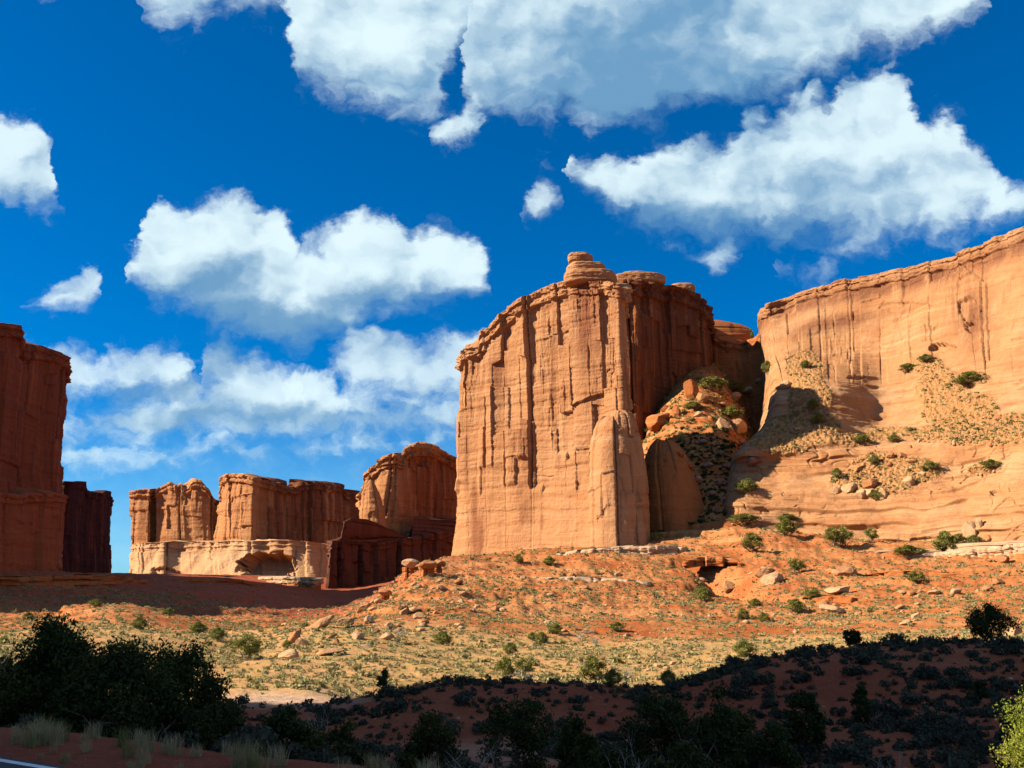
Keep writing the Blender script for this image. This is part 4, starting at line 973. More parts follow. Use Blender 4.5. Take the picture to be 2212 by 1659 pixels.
def juniper_parts(seed, H, W, leaf, per, clumps=34, bare=0.0, low=0.12, shape=1.0):
    """trunk with twisted limbs, and clumps of scale leaves round their ends with gaps between"""
    r = np.random.default_rng(seed); wood, crown, ends = [], [], []
    for s in range(r.integers(2, 4)):
        a = r.uniform(0, 6.283); p, q = limb(r, (0.05 * W * math.cos(a), 0.05 * W * math.sin(a), -0.15), (0.45 * math.cos(a), 0.45 * math.sin(a), 1), H * r.uniform(0.55, 0.8), 0.045 * H, 0.45, 10)
        wood.append((*tube(p, q, 7), 0)); ends.append(p[-1])
        for k in range(8):
            i = r.integers(2, 9); b = r.uniform(0, 6.283)
            pp, qq = limb(r, p[i], (math.cos(b), math.sin(b), r.uniform(0.1, 0.9)), W * r.uniform(0.25, 0.45), q[i] * 0.55, 0.5, 7)
            wood.append((*tube(pp, qq, 5), 0)); ends += [pp[-1], pp[4]]
    n = 0
    while n < clumps:
        e = r.normal(size=3); e /= np.linalg.norm(e); e *= r.uniform(0.35, 1.0) ** 0.6
        z = low * H + (H * (1 - low)) * (0.5 + 0.46 * e[2]); f = 1 - shape * 0.35 * max(0.0, e[2])
        c = np.array([e[0] * W * 0.46 * f, e[1] * W * 0.46 * f, z])
        if pn(np.array([[*(c / (0.32 * W)), ]]) + seed)[0] < -0.16: continue
        n += 1
        if r.random() < bare: continue
        q = W * r.uniform(0.085, 0.15)
        P = c + shell(per, r, 0.3) * (q, q, q * 0.8)
        k = int(per * 0.35)                                   # sprays that stand out of the clump
        P[:k] = c + shell(k, r, 0.8) * (q * 1.45, q * 1.45, q * 1.35)
        crown.append((*quads(P, leaf * r.uniform(0.6, 1.3, per), 0.6, 0.45, r), r.random()))
    return merge(wood), merge(crown)


def tree(name, label, cat, seed, p, H, W, leaf, per, clumps, mat, group=None, bare=0.0, low=0.12, rz=0.0, shape=1.0):
    t = thing(name, label, cat, p, rz, group)
    (v, f, _), (cv, cf, ct) = juniper_parts(seed, H, W, leaf, per, clumps, bare, low, shape)
    obj('trunk', v, f, M_BARK, t, loc=(0, 0, 0)); obj('crown', cv, cf, mat, t, False, {'tint': ct}, loc=(0, 0, 0))
    return t


def dup(root, loc, rz, sc, label, group=None):
    c = root.copy(); COL.objects.link(c); c.location = loc; c.rotation_euler = (0, 0, rz); c.scale = sc
    c['label'] = label
    if group: c['group'] = group
    elif 'group' in c: del c['group']
    for ch in root.children:
        k = ch.copy(); COL.objects.link(k); k.parent = c
    return c


# ------------------------------------------------------------------ ledges of harder rock on the talus
def ledge(name, label, front, top, mat, mat2, deep=13.0, group=None, N=420, band=True, s=0.55):
    """front = (column, row of foot, distance), top = rows of the rim"""
    c0 = front[len(front) // 2]
    t = thing(name, label, 'rock ledge', at(*c0).tolist(), 0, group)
    cols = [(x, y, Y, x, tp, Y + 0.6) for (x, y, Y), tp in zip(front, top)]
    back = [(x, y - 4, Y + deep, x, tp - 1, Y + deep) for (x, y, Y), tp in zip(front[::-1], top[::-1])]
    column_body('caprock_bed', mat, cols + back, N, 46, t, flare=1.2, sink=1.0, corner=2, s=s, flute=0.5, slab=1.3, crack=1.6, bed=1.1, big=1.0, cap=0.8, cap_h=4.5, top_bump=0.7)
    if band:
        cols = [(x, y + 14, Y - 3.2, x, y - 3, Y + 0.2) for (x, y, Y) in front]
        back = [(x, y + 14, Y + deep - 2, x, y - 4, Y + deep - 2) for (x, y, Y) in front[::-1]]
        column_body('mudstone_band', M_RED, cols + back, N, 36, t, flare=1.3, sink=2.5, corner=2, s=0.4, flute=0.6, slab=1.6, crack=1.8, bed=1.8, big=0.8, top_bump=0.2)
    return t


ledge('rim_ledge', 'pale broken rock ledge at the top of the talus under the great butte', [(1205, 1206, 408), (1250, 1205, 404), (1300, 1204, 400), (1350, 1202, 398), (1400, 1200, 396), (1450, 1200, 398), (1490, 1202, 402), (1515, 1198, 408)],
      [1196, 1188, 1184, 1181, 1179, 1180, 1184, 1190], M_RIM, M_RED)
ledge('rim_ledge', 'long cream rock ledge over bare red mudstone below the slickrock benches', [(1795, 1214, 386), (1830, 1210, 380), (1880, 1208, 376), (1930, 1214, 372), (1980, 1214, 368), (2040, 1210, 362), (2100, 1204, 354), (2160, 1200, 347), (2230, 1192, 338), (2320, 1186, 330)],
      [1203, 1194, 1192, 1196, 1197, 1192, 1187, 1180, 1170, 1164], M_RIM, M_RED)
ledge('rim_ledge', 'small knobbly red ledge on the skyline end of the talus left of the butte', [(1010, 1222, 402), (1050, 1217, 405), (1090, 1213, 407), (1130, 1212, 408), (1160, 1211, 409)],
      [1212, 1206, 1203, 1205, 1207], M_RED, M_RED, 9.0, None, 260, False)
ledge('rim_ledge', 'shaded red ledge running under the foot of the massive dark tower', [(-60, 1268, 400), (0, 1264, 415), (70, 1262, 428), (140, 1260, 440), (210, 1258, 455), (270, 1258, 475), (320, 1262, 500)], [1250, 1246, 1245, 1244, 1244, 1246, 1254], M_RED, M_RED, 16.0, None, 320, True, 0.8)
ledge('rim_ledge', 'shaded red ledge across the valley floor between the tower and the far pale ledge', [(335, 1268, 540), (400, 1264, 552), (460, 1264, 566), (520, 1266, 580), (560, 1272, 590)], [1256, 1252, 1251, 1254, 1264], M_RED, M_RED, 16.0, None, 280, True, 0.8)
ledge('rim_ledge', 'far pale ledge with red banded face before the distant ridge', [(560, 1256, 690), (590, 1256, 680), (620, 1257, 672), (650, 1258, 668), (675, 1262, 664), (690, 1262, 668)],
      [1247, 1246, 1246, 1247, 1248, 1250], M_RIM, M_RED, 16.0, None, 260, True, 0.9)


ledge('rim_ledge', 'short red ledge low on the right talus beside the perched slab', [(1735, 1302, 300), (1770, 1300, 296), (1810, 1300, 292), (1850, 1304, 288), (1890, 1312, 283)], [1294, 1289, 1288, 1292, 1303], M_RED, M_RED, 7.0, None, 220, False)
ledge('rim_ledge', 'crumbling red ledge across the bare red slope below the long cream ledge', [(1850, 1252, 340), (1910, 1246, 336), (1980, 1244, 330), (2050, 1248, 322), (2110, 1254, 315)], [1244, 1236, 1233, 1238, 1247], M_RED, M_RED, 7.0, None, 260, False)
ledge('rim_ledge', 'faint buff ledge halfway down the talus under the great butte', [(1090, 1262, 340), (1160, 1258, 338), (1240, 1256, 336), (1320, 1256, 334), (1400, 1262, 330)], [1256, 1250, 1248, 1249, 1257], M_RIM, M_RED, 7.0, None, 260, False)
ledge('rim_ledge', 'undercut red ledge at the head of the dark ravine', [(1480, 1222, 372), (1510, 1218, 374), (1545, 1216, 374), (1580, 1220, 372), (1605, 1228, 368)], [1212, 1203, 1201, 1206, 1218], M_RED, M_RED, 8.0, None, 240, False)


# ------------------------------------------------------------------ boulders
def ico(level):
    t = (1 + 5 ** 0.5) / 2
    v = [(-1, t, 0), (1, t, 0), (-1, -t, 0), (1, -t, 0), (0, -1, t), (0, 1, t), (0, -1, -t), (0, 1, -t), (t, 0, -1), (t, 0, 1), (-t, 0, -1), (-t, 0, 1)]
    v = [np.array(a) / np.linalg.norm(a) for a in v]
    f = [(0, 11, 5), (0, 5, 1), (0, 1, 7), (0, 7, 10), (0, 10, 11), (1, 5, 9), (5, 11, 4), (11, 10, 2), (10, 7, 6), (7, 1, 8), (3, 9, 4), (3, 4, 2), (3, 2, 6), (3, 6, 8), (3, 8, 9), (4, 9, 5), (2, 4, 11), (6, 2, 10), (8, 6, 7), (9, 8, 1)]
    for _ in range(level):
        m, g = {}, []

        def mid(a, b):
            k = (min(a, b), max(a, b))
            if k not in m:
                p = v[a] + v[b]; v.append(p / np.linalg.norm(p)); m[k] = len(v) - 1
            return m[k]
        for a, b, c in f:
            ab, bc, ca = mid(a, b), mid(b, c), mid(c, a)
            g += [(a, ab, ca), (b, bc, ab), (c, ca, bc), (ab, bc, ca)]
        f = g
    return np.array(v), np.array(f)


ICO = {k: ico(k) for k in (1, 4)}


def boulder_shape(seed, level=4, blocky=0.6):
    """a rock broken along a few planes, edges worn"""
    r = np.random.default_rng(seed); v, f = ICO[level]; v = v.copy()
    for k in range(int(6 + 7 * blocky)):
        d = r.normal(size=3); d /= np.linalg.norm(d); h = r.uniform(0.55, 0.85)
        s = v @ d; v = v - np.where(s > h, (s - h) * 0.94, 0)[:, None] * d
    v = v + v * (0.10 * fbm(v * 1.7 + seed, 3) + 0.04 * fbm(v * 6 + seed, 3))[:, None]
    return v, f


B_MESH, B_ALT = [], {}
for k in range(9):
    v, f = boulder_shape(100 + k, 4, [0.3, 1.0, 0.7][k % 3])
    B_MESH.append(mesh_data('boulder', v, f, M_BOULDER, True))


def boulder(p, w, h, deep, label, group=None, tilt=0.0, rz=0.0, kind=0, mat=None, name='boulder', cat='boulder', sunk=0.6):
    """w, h in metres; tilt = slope of its long side as seen from the road"""
    me = B_MESH[kind % 9]
    if mat:
        key = (kind % 9, mat.name)
        if key not in B_ALT: B_ALT[key] = me.copy(); B_ALT[key].materials.clear(); B_ALT[key].materials.append(mat)
        me = B_ALT[key]
    o = bpy.data.objects.new(name, me); COL.objects.link(o)
    m = Matrix.Rotation(-tilt, 4, 'Y') @ Matrix.Diagonal((w / 1.7, deep / 1.7, h / 1.7, 1)) @ Matrix.Rotation(rz, 4, 'Z')
    o.matrix_world = Matrix.Translation((p[0], p[1] + deep * 0.25, p[2] + h * 0.5 * sunk)) @ m
    return tag(o, label, cat, group)


M_DARKROCK = plain_mat('shaded_gully_rock', (0.20, 0.075, 0.045), (0.32, 0.16, 0.10), 1.5, 0.9, 0.3)  # darker boulder rock, the gully's shade put into its colour
GR = 'boulders scattered on the sunlit talus'
BOULD = [  # column, row of the foot, width, height in picture units, depth/width, tilt, kind, label
    (689, 1358, 66, 19, .55, 30, 1, 'long cream slab tilted against the left end of the talus, largest loose rock there'),
    (632, 1388, 54, 19, .6, 52, 4, 'steeply tilted brown slab just left of the long cream slab'),
    (648, 1396, 32, 19, .9, 8, 0, 'smooth whitish boulder at the foot of the steeply tilted slab'),
    (626, 1424, 44, 19, .8, 6, 2, 'red angular block lying on the grass below the whitish boulder'),
    (712, 1414, 54, 14, .8, 14, 6, 'flat pale slab half buried right of the red angular block'),
    (786, 1320, 34, 17, .8, 12, 7, 'red block on the skyline of the talus above the long cream slab'),
    (727, 1392, 14, 13, 1, 0, 0, 'small round pink stone standing between the flat pale slab and the cream slab'),
    (771, 1380, 24, 15, .9, 0, 3, None), (798, 1346, 20, 16, 1, 0, 6, None), (835, 1381, 28, 14, .9, 0, 5, None), (907, 1337, 27, 15, .9, 10, 6, None), (872, 1328, 24, 14, .9, 25, 7, None),
    (893, 1322, 28, 11, .8, 12, 8, None), (913, 1347, 22, 9, 1, 0, 3, None), (950, 1272, 20, 10, 1, 0, 0, None), (988, 1262, 24, 10, 1, 12, 5, None), (1130, 1252, 14, 10, 1, 0, 1, None), (1000, 1285, 20, 10, 1, 0, 4, None),
    (1233, 1247, 20, 10, 1, 15, 2, None), (1075, 1276, 13, 7, 1, 0, 4, None), (1188, 1290, 16, 9, 1, 0, 3, None), (1020, 1320, 12, 7, 1, 0, 1, None),
    (1654, 1239, 42, 17, .8, 14, 0, 'upper of two big smooth tan boulders side by side on the red slope'),
    (1671, 1261, 42, 23, .9, 12, 3, 'lower of two big smooth tan boulders side by side on the red slope'),
    (1579, 1277, 26, 24, .9, 25, 6, 'pale rounded boulder at the edge of the dark ravine'),
    (1830, 1244, 42, 20, .9, 0, 2, 'wide brown boulder right of the two smooth tan boulders'),
    (1797, 1322, 52, 15, .7, -12, 1, 'long pale slab perched low on the right part of the talus'),
    (1782, 1308, 22, 14, .9, 0, 0, 'short tan boulder leaning on the long perched slab'),
    (1816, 1279, 52, 14, .9, 5, 7, 'cream jagged rock half hidden by scrub above the perched slab'),
    (1970, 1286, 15, 11, 1, 0, 4, None), (2020, 1283, 22, 9, 1, 5, 8, None), (2134, 1276, 24, 10, 1, 10, 5, None), (2160, 1262, 20, 12, 1, 10, 6, None), (1981, 1337, 20, 13, 1, 20, 7, None), (1960, 1350, 24, 11, 1, 20, 8, None), (2169, 1212, 24, 13, 1, 0, 3, None), (2192, 1212, 22, 12, 1, 0, 0, None),
    (1636, 1003, 38, 19, .9, 5, 6, 'cream boulder stranded near the left lip of the slickrock bench'),
    (1807, 1064, 28, 15, .9, 8, 0, None), (1838, 1060, 30, 17, .9, 12, 3, None), (1880, 1053, 30, 20, .9, 20, 1, None), (1864, 1071, 19, 17, 1, 30, 4, None), (1882, 1068, 19, 15, 1, 0, 7, None), (1909, 1074, 23, 22, 1, 0, 0, None), (1966, 1047, 22, 20, 1, 40, 4, None), (1926, 987, 16, 11, 1, 0, 2, None), (1855, 1016, 22, 10, 1, 20, 7, None), (1950, 988, 18, 10, 1, -20, 1, None), (1975, 1000, 18, 9, 1, 0, 8, None),
    (2103, 1168, 30, 40, .9, 0, 3, 'tall rounded rock standing against the foot of the slickrock'),
    (2119, 1138, 14, 22, .9, 15, 4, 'narrow upright rock just above the tall rounded one'),
    (2134, 1172, 20, 16, 1, 0, 5, 'squat rock beside the foot of the tall rounded one'),
    (1494, 862, 30, 48, .8, 8, 1, 'tall orange block standing above the debris in the side canyon'),
    (1521, 868, 28, 24, .9, -18, 4, 'tilted orange block leaning right of the tall one in the side canyon'),
    (1426, 922, 56, 38, .8, 5, 7, 'biggest orange block at the canyon mouth, close to the butte'),
    (1464, 902, 18, 28, .9, 12, 2, 'narrow orange block between the biggest one and the tall one'),
    (1438, 886, 20, 12, 1, 0, 0, 'pale round rock peeping out behind the biggest orange block'),
    (1567, 932, 28, 32, .9, 15, 6, 'cream rock half in shadow at the shade line of the side canyon'),
    (1592, 934, 40, 32, .9, 5, 3, 'dark rounded boulder joined to the cream rock at the shade line'),
    (1700, 836, 22, 15, 1, 15, 2, 'lone red boulder on the debris ridge above the shadow'),
    (1510, 900, 20, 12, 1, 0, 5, None), (1560, 880, 22, 12, 1, 10, 8, None), (1588, 862, 26, 16, 1, 20, 1, None), (1600, 888, 20, 12, 1, 0, 4, None), (1545, 845, 20, 10, 1, 0, 7, None), (1620, 845, 24, 12, 1, 20, 2, None), (1640, 825, 18, 10, 1, 15, 4, None),
    (1514, 960, 30, 13, 1, 5, 1, None), (1470, 985, 22, 12, 1, 0, 4, None), (1555, 985, 24, 14, 1, 0, 7, None), (1530, 1010, 22, 13, 1, 10, 2, None), (1575, 1015, 26, 14, 1, 0, 8, None), (1505, 1040, 24, 14, 1, 0, 5, None), (1537, 1072, 22, 14, 1, 10, 1, None), (1564, 1085, 22, 14, 1, 0, 3, None), (1560, 1050, 22, 12, 1, 0, 6, None), (1600, 960, 20, 12, 1, 0, 2, None), (1545, 1105, 18, 12, 1, 0, 7, None), (1490, 1010, 22, 12, 1, 0, 2, None),
    (1422, 1440, 16, 8, 1, 0, 4, None), (1440, 1446, 14, 7, 1, 0, 1, None), (1455, 1436, 15, 9, 1, 0, 7, None), (1400, 1450, 12, 6, 1, 0, 2, None)]
for i_, (x, y, w, h, dp, ti, kd, lb) in enumerate(BOULD):
    p, dist, nn = hit(x, y)
    if p is None: continue
    k = dist / FPX; g = None
    if lb is None:
        if y < 1110 and x < 1660: lb, g = ('broken block lying in the shaded gully of the side canyon', 'blocks in the shaded gully') if y > 945 else ('broken block lying among scrub on the sunlit debris of the side canyon', 'blocks on the sunlit canyon debris')
        elif y < 1110: lb, g = 'fallen block in the debris heap on the slickrock bench', 'blocks in the bench debris heap'
        elif y > 1400: lb, g = 'small pale stone in the cluster just beyond the shadow edge', 'stones beyond the shadow edge'
        elif x < 1400: lb, g = 'medium tan boulder scattered on the left half of the sunlit talus', GR
        else: lb, g = 'medium tan boulder scattered on the right half of the sunlit red slope', 'boulders on the right red slope'
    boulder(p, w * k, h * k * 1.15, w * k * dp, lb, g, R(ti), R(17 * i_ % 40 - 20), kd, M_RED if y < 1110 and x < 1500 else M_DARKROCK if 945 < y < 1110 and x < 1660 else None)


r_ = np.random.default_rng(77); n_b = 0
while n_b < 150:
    k = r_.integers(0, 3)
    x, y = (r_.uniform(700, 1480), r_.uniform(1215, 1400)) if k == 0 else (r_.uniform(1480, 2212), r_.uniform(1210, 1380)) if k == 1 else (r_.uniform(730, 1000), r_.uniform(1250, 1370))
    p, dist, nn = hit(x, y)
    if p is None or not 170 < dist < 430 or p[2] > 40 or pn(np.array([[p[0] / 18, p[1] / 18, 3.0]]))[0] < -0.05: continue
    n_b += 1
    w = min(4.2, r_.lognormal(0.35, 0.45)); left = x < 1480
    boulder(p, w, w * r_.uniform(0.35, 0.7), w * r_.uniform(0.6, 1.0), 'small broken rock lying on the left half of the sunlit talus' if left else 'small broken rock lying on the right red slope',
            'small rocks on the left talus' if left else 'small rocks on the right red slope', r_.uniform(-0.2, 0.5), r_.uniform(-1.5, 1.5), int(r_.integers(9)), None, 'boulder', 'boulder', 0.5)


def pedestal(x, y, w, h, Yoff, label, seed):
    """a stump of red mudstone under a knob of harder rock"""
    p, dist, nn = hit(x, y)
    if p is None: return
    k = dist / FPX; W, H = w * k, h * k
    t = thing('pedestal_rock', label, 'pedestal rock', p.tolist(), 0, None)
    r = np.random.default_rng(seed)
    cols = []; f0 = lambda a, q: (x + q * w / 2 * math.cos(a), dist + 0.45 * W * math.sin(a) * q + 0.5 * W)
    for a in np.linspace(0, 2 * math.pi, 12, endpoint=False):
        (xb, Yb), (xt, Yt) = f0(a, 1.0), f0(a, 0.72); cols.append((xb, y + 5, Yb, xt, y - h * 0.62, Yt))
    column_body('mudstone_stump', M_RED, cols, 120, 60, t, flare=1.2, sink=1.5, corner=2, s=0.32, flute=1.0, slab=1.8, crack=1.6, bed=2.2, big=0.6, top_bump=0.2)
    v, f = boulder_shape(seed, 4, 0.5)
    obj('rock_knob', v * (W * 0.62, W * 0.55, H * 0.30) + (p[0], p[1] + 0.5 * W, p[2] + H * 0.76), f, M_BOULDER, t)


pedestal(884, 1250, 34, 40, 0, 'leftmost red pedestal rock on the talus skyline, with a gap of shade beside it', 5)
pedestal(921, 1246, 34, 36, 0, 'stout red pedestal rock with a tan knob, right beside the leftmost one', 6)
pedestal(946, 1240, 26, 28, 0, 'small red pedestal rock, third along the talus skyline', 7)
pedestal(829, 1300, 26, 24, 0, 'low red stump of mudstone lower on the talus skyline', 8)

# ------------------------------------------------------------------ scrub
NEAR_T = [bush_shape(200 + k, 330, 0.115, 7, 0.85) for k in range(8)]
MID_T = [bush_shape(220 + k, 72, 0.21, 5, 0.85) for k in range(8)]
FAR_T = [bush_shape(240 + k, 26, 0.34, 4, 0.9) for k in range(8)]


def scatter():
    r = np.random.default_rng(11); out = []
    for y0, y1, rho in ((13, 30, .7), (30, 80, 2.1), (78, 135, .75), (135, 235, .62), (235, 330, .85), (330, 440, .62), (440, 620, .05)):
        n = int(rho * 1.55 * (y1 ** 2 - y0 ** 2) / 2)
        y = np.sqrt(r.uniform(y0 ** 2, y1 ** 2, n)); x = r.uniform(-0.66, 0.76, n) * y
        c = fbm(np.stack([x / 9, y / 9, 0 * x], 1), 3); c2 = fbm(np.stack([x / 45, y / 45, 0 * x + 5], 1), 2)
        keep = r.random(n) < np.clip(0.55 + 0.9 * c + 0.7 * c2, 0.06, 1)
        keep &= (x * ROAD_N[0] + y * ROAD_N[1] - ROAD_D) > 3.0
        d1 = np.exp(-((x + 17) / 12) ** 2 - ((y - 83) / 8) ** 2)        # the bare pan stays open
        keep &= r.random(n) > d1 * 1.6
        x, y = x[keep], y[keep]
        s = r.lognormal(-1.05, 0.46, len(x)) * (1.0 if y1 <= 80 else 1.1 if y1 < 240 else 1.05)
        out.append(np.stack([x, y, np.clip(s, 0.14, 1.0)], 1))
    A = np.concatenate(out); z = land(A[:, 0], A[:, 1])
    return np.stack([A[:, 0], A[:, 1], z, A[:, 2]], 1)


SC = scatter()
dx_, dy_ = see(SC[:, :3]); size_ = SC[:, 3] / SC[:, 1]
inside = (dx_ > -330) & (dx_ < 2600) & (dy_ < 1760)
SC, size_, dx_, dy_ = SC[inside], size_[inside], dx_[inside], dy_[inside]
order = np.argsort(-size_)
chosen = []
for i in order[:1200]:
    if len(chosen) >= 290: break
    p = Vector((SC[i, 0], SC[i, 1], SC[i, 2] + SC[i, 3] * 0.6)); d = p - EYE; L = d.length; d.normalize()
    ok, q, *_ = S.ray_cast(DG, EYE + d * 0.5, d)
    if (not ok or (q - EYE).length > L - 1.0) and 0 < dx_[i] < 2212 and dy_[i] < 1655: chosen.append(i)
mark = np.zeros(len(SC), bool); mark[chosen] = True
S_MESH = [mesh_data('sagebrush', v, f, M_SAGE_SHADE, False) for v, f in NEAR_T]
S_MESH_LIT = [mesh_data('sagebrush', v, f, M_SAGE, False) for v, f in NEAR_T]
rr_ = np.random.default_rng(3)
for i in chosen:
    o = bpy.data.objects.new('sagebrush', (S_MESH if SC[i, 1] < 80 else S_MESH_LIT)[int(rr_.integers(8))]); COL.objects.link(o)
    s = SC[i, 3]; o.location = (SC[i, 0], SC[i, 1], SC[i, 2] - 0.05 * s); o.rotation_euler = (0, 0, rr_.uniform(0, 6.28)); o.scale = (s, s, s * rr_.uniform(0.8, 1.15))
    if SC[i, 1] > 80: lb, g = 'low grey-green sagebrush just beyond the edge of the foreground shadow', 'sagebrush beyond the shadow edge'
    elif dx_[i] > 1500: lb, g = 'dark sagebrush mound on the shaded red hillside at the right', 'sagebrush on the shaded right hillside'
    elif dy_[i] < 1530: lb, g = 'dark sagebrush mound on the shaded hump in the middle distance', 'sagebrush on the shaded hump'
    else: lb, g = 'dark sagebrush in the shaded hollow between the junipers', 'sagebrush in the shaded hollow'
    tag(o, lb, 'shrub', g)


def place_all(A, temps, r, sink=0.08, stretch=(0.75, 1.2)):
    """many small plants or stones as one mesh"""
    parts = []
    k = r.integers(0, len(temps), len(A)); a = r.uniform(0, 6.283, len(A)); st = r.uniform(*stretch, len(A)); ti = r.random(len(A))
    for t in range(len(temps)):
        sel = np.where(k == t)[0]
        if not len(sel): continue
        v, f = temps[t]; c, s_ = np.cos(a[sel])[:, None], np.sin(a[sel])[:, None]; q = A[sel, 3][:, None]
        X = (v[None, :, 0] * c - v[None, :, 1] * s_) * q + A[sel, 0][:, None]; Y = (v[None, :, 0] * s_ + v[None, :, 1] * c) * q + A[sel, 1][:, None]
        Z = v[None, :, 2] * q * st[sel][:, None] + (A[sel, 2] - sink * A[sel, 3])[:, None]
        V = np.stack([X, Y, Z], -1).reshape(-1, 3); F = (f[None] + (np.arange(len(sel)) * len(v))[:, None, None]).reshape(-1, f.shape[1])
        parts.append((V, F, np.repeat(ti[sel], len(v))))
    V, F, T, o = [], [], [], 0
    for v, f, t in parts:
        V.append(v); F.append(f + o); T.append(t); o += len(v)
    return np.concatenate(V), np.concatenate(F), np.concatenate(T)


rest = SC[~mark]; r_ = np.random.default_rng(21)
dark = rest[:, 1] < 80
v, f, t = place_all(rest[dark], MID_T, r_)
tag(obj('shaded_scrub', v, f, M_SAGE_SHADE, None, False, {'tint': t}), 'small dark scrub between the larger bushes of the shaded foreground', 'scrub', None, 'stuff')
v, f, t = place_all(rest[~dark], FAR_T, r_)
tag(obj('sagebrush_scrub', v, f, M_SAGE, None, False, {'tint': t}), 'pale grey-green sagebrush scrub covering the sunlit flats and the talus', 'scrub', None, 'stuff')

# scrub and stones on the debris patches of the slickrock and in the side canyon
cf = next(c for c in CLIFF.children if c.name.startswith('cliff_face')); me_ = cf.data
co = np.empty(len(me_.vertices) * 3, np.float32); me_.vertices.foreach_get('co', co); co = co.reshape(-1, 3) + np.array(CLIFF.location)
so = np.empty(len(me_.vertices), np.float32); me_.attributes['soil'].data.foreach_get('value', so)
r_ = np.random.default_rng(5)
w_ = (so > 0.45) * (0.3 + np.clip(fbm(co / 8, 3) + 0.4, 0, 1)); idx = r_.choice(len(co), 1500, p=w_ / w_.sum())
A = np.concatenate([co[idx], r_.lognormal(-0.42, 0.4, 1500)[:, None]], 1)
n_ = 1800; y = r_.uniform(500, 640, n_); x = (r_.uniform(1400, 1690, n_) - CXP) / FPX * y
A = np.concatenate([A, np.stack([x, y, land(x, y), r_.lognormal(-0.25, 0.4, n_)], 1)])
v, f, t = place_all(A, FAR_T, r_)
tag(obj('green_scrub', v, f, M_GREEN, None, False, {'tint': t}), 'olive green scrub on the debris slopes of the slickrock and side canyon', 'scrub', None, 'stuff')

n_ = 380; y = r_.uniform(528, 600, n_); x = (r_.uniform(1395, 1640, n_) - CXP) / FPX * y
v, f, t = place_all(np.stack([x, y, land(x, y), r_.lognormal(0.25, 0.35, n_)], 1), MID_T, r_, 0.1, (0.5, 1.0))
tag(obj('debris_thicket', v, f, M_GREEN, None, False, {'tint': t}), 'olive thicket spreading over the sunlit debris of the side canyon', 'scrub', None, 'stuff')
# bigger scrub in clumps on the lit slopes, and the dark thicket in the shaded gully
n_ = 2000; y = np.sqrt(r_.uniform(90 ** 2, 440 ** 2, n_)); x = r_.uniform(-0.5, 0.58, n_) * y
keep = r_.random(n_) < np.clip(0.3 + 1.8 * fbm(np.stack([x / 20, y / 20, 0 * x + 31], 1), 3), 0.02, 1); x, y = x[keep], y[keep]
A = np.stack([x, y, land(x, y), np.clip(r_.lognormal(-0.25, 0.35, len(x)), 0.4, 1.5)], 1)
v, f, t = place_all(A, MID_T, r_, 0.1, (0.7, 1.6))
tag(obj('rabbitbrush_scrub', v, f, M_GREEN, None, False, {'tint': t}), 'taller olive scrub in loose clumps on the sunlit flats and talus', 'scrub', None, 'stuff')
n_ = 800; y = r_.uniform(445, 535, n_); x = (r_.uniform(1395, 1625, n_) - CXP) / FPX * y  # gully bushes, packed in with dark leaves to deepen the shade there
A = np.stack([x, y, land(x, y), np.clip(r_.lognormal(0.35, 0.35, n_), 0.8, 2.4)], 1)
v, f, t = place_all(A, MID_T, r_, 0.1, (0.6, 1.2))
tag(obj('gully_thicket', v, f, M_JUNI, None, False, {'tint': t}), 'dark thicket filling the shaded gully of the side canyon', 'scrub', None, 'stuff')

# stones
ST_T = []
for k in range(6):
    v, f = boulder_shape(300 + k, 1, 0.8); ST_T.append((v, f))
n_ = 11000; y = np.sqrt(r_.uniform(190 ** 2, 440 ** 2, n_)); x = r_.uniform(-0.4, 0.68, n_) * y
c = fbm(np.stack([x / 22, y / 22, 0 * x + 2], 1), 3); keep = (r_.random(n_) < np.clip(0.35 + 1.6 * c, 0.03, 1)); x, y = x[keep], y[keep]
A = np.stack([x, y, land(x, y), np.clip(r_.lognormal(-1.15, 0.55, len(x)), 0.12, 1.3)], 1)
idx = r_.choice(len(co), 900, p=w_ / w_.sum()); A = np.concatenate([A, np.concatenate([co[idx], r_.lognormal(-0.75, 0.5, 900)[:, None]], 1)])
n_ = 500; y = r_.uniform(450, 640, n_); x = (r_.uniform(1400, 1690, n_) - CXP) / FPX * y; A = np.concatenate([A, np.stack([x, y, land(x, y), r_.lognormal(-0.4, 0.5, n_)], 1)])
n_ = 500; y = r_.uniform(16, 78, n_); x = r_.uniform(-.5, .55, n_) * y; A = np.concatenate([A, np.stack([x, y, land(x, y), r_.lognormal(-2.3, 0.4, n_)], 1)])
v, f, t = place_all(A, ST_T, r_, 0.25, (0.45, 0.9))
tag(obj('rubble', v, f, M_BOULDER, None, False, {'tint': t}), 'loose sandstone rubble strewn over the talus', 'rubble', None, 'stuff')


# low yellow grass between the bushes of the sunlit flats
def tuft(seed, n, h, lean, wid):
    r = np.random.default_rng(seed); V, F = [], []
    for k in range(n):
        a = r.uniform(0, 6.283); b = r.uniform(0, 6.283); p = np.array([0.25 * r.random() * math.cos(b), 0.25 * r.random() * math.sin(b), 0])
        d = np.array([math.cos(a), math.sin(a), 0]); H = h * r.uniform(0.5, 1.1); q = lean * r.uniform(0.2, 1.0); side = np.array([-d[1], d[0], 0]) * wid
        m = p + d * q * 0.35 * H + (0, 0, H * 0.6); e = p + d * q * H + (0, 0, H * (1 - 0.25 * q))
        i = len(V); V += [p - side, p + side, m + side * 0.7, m - side * 0.7, e + side * 0.15, e - side * 0.15]
        F += [(i, i + 1, i + 2, i + 3), (i + 3, i + 2, i + 4, i + 5)]
    return np.array(V), np.array(F)


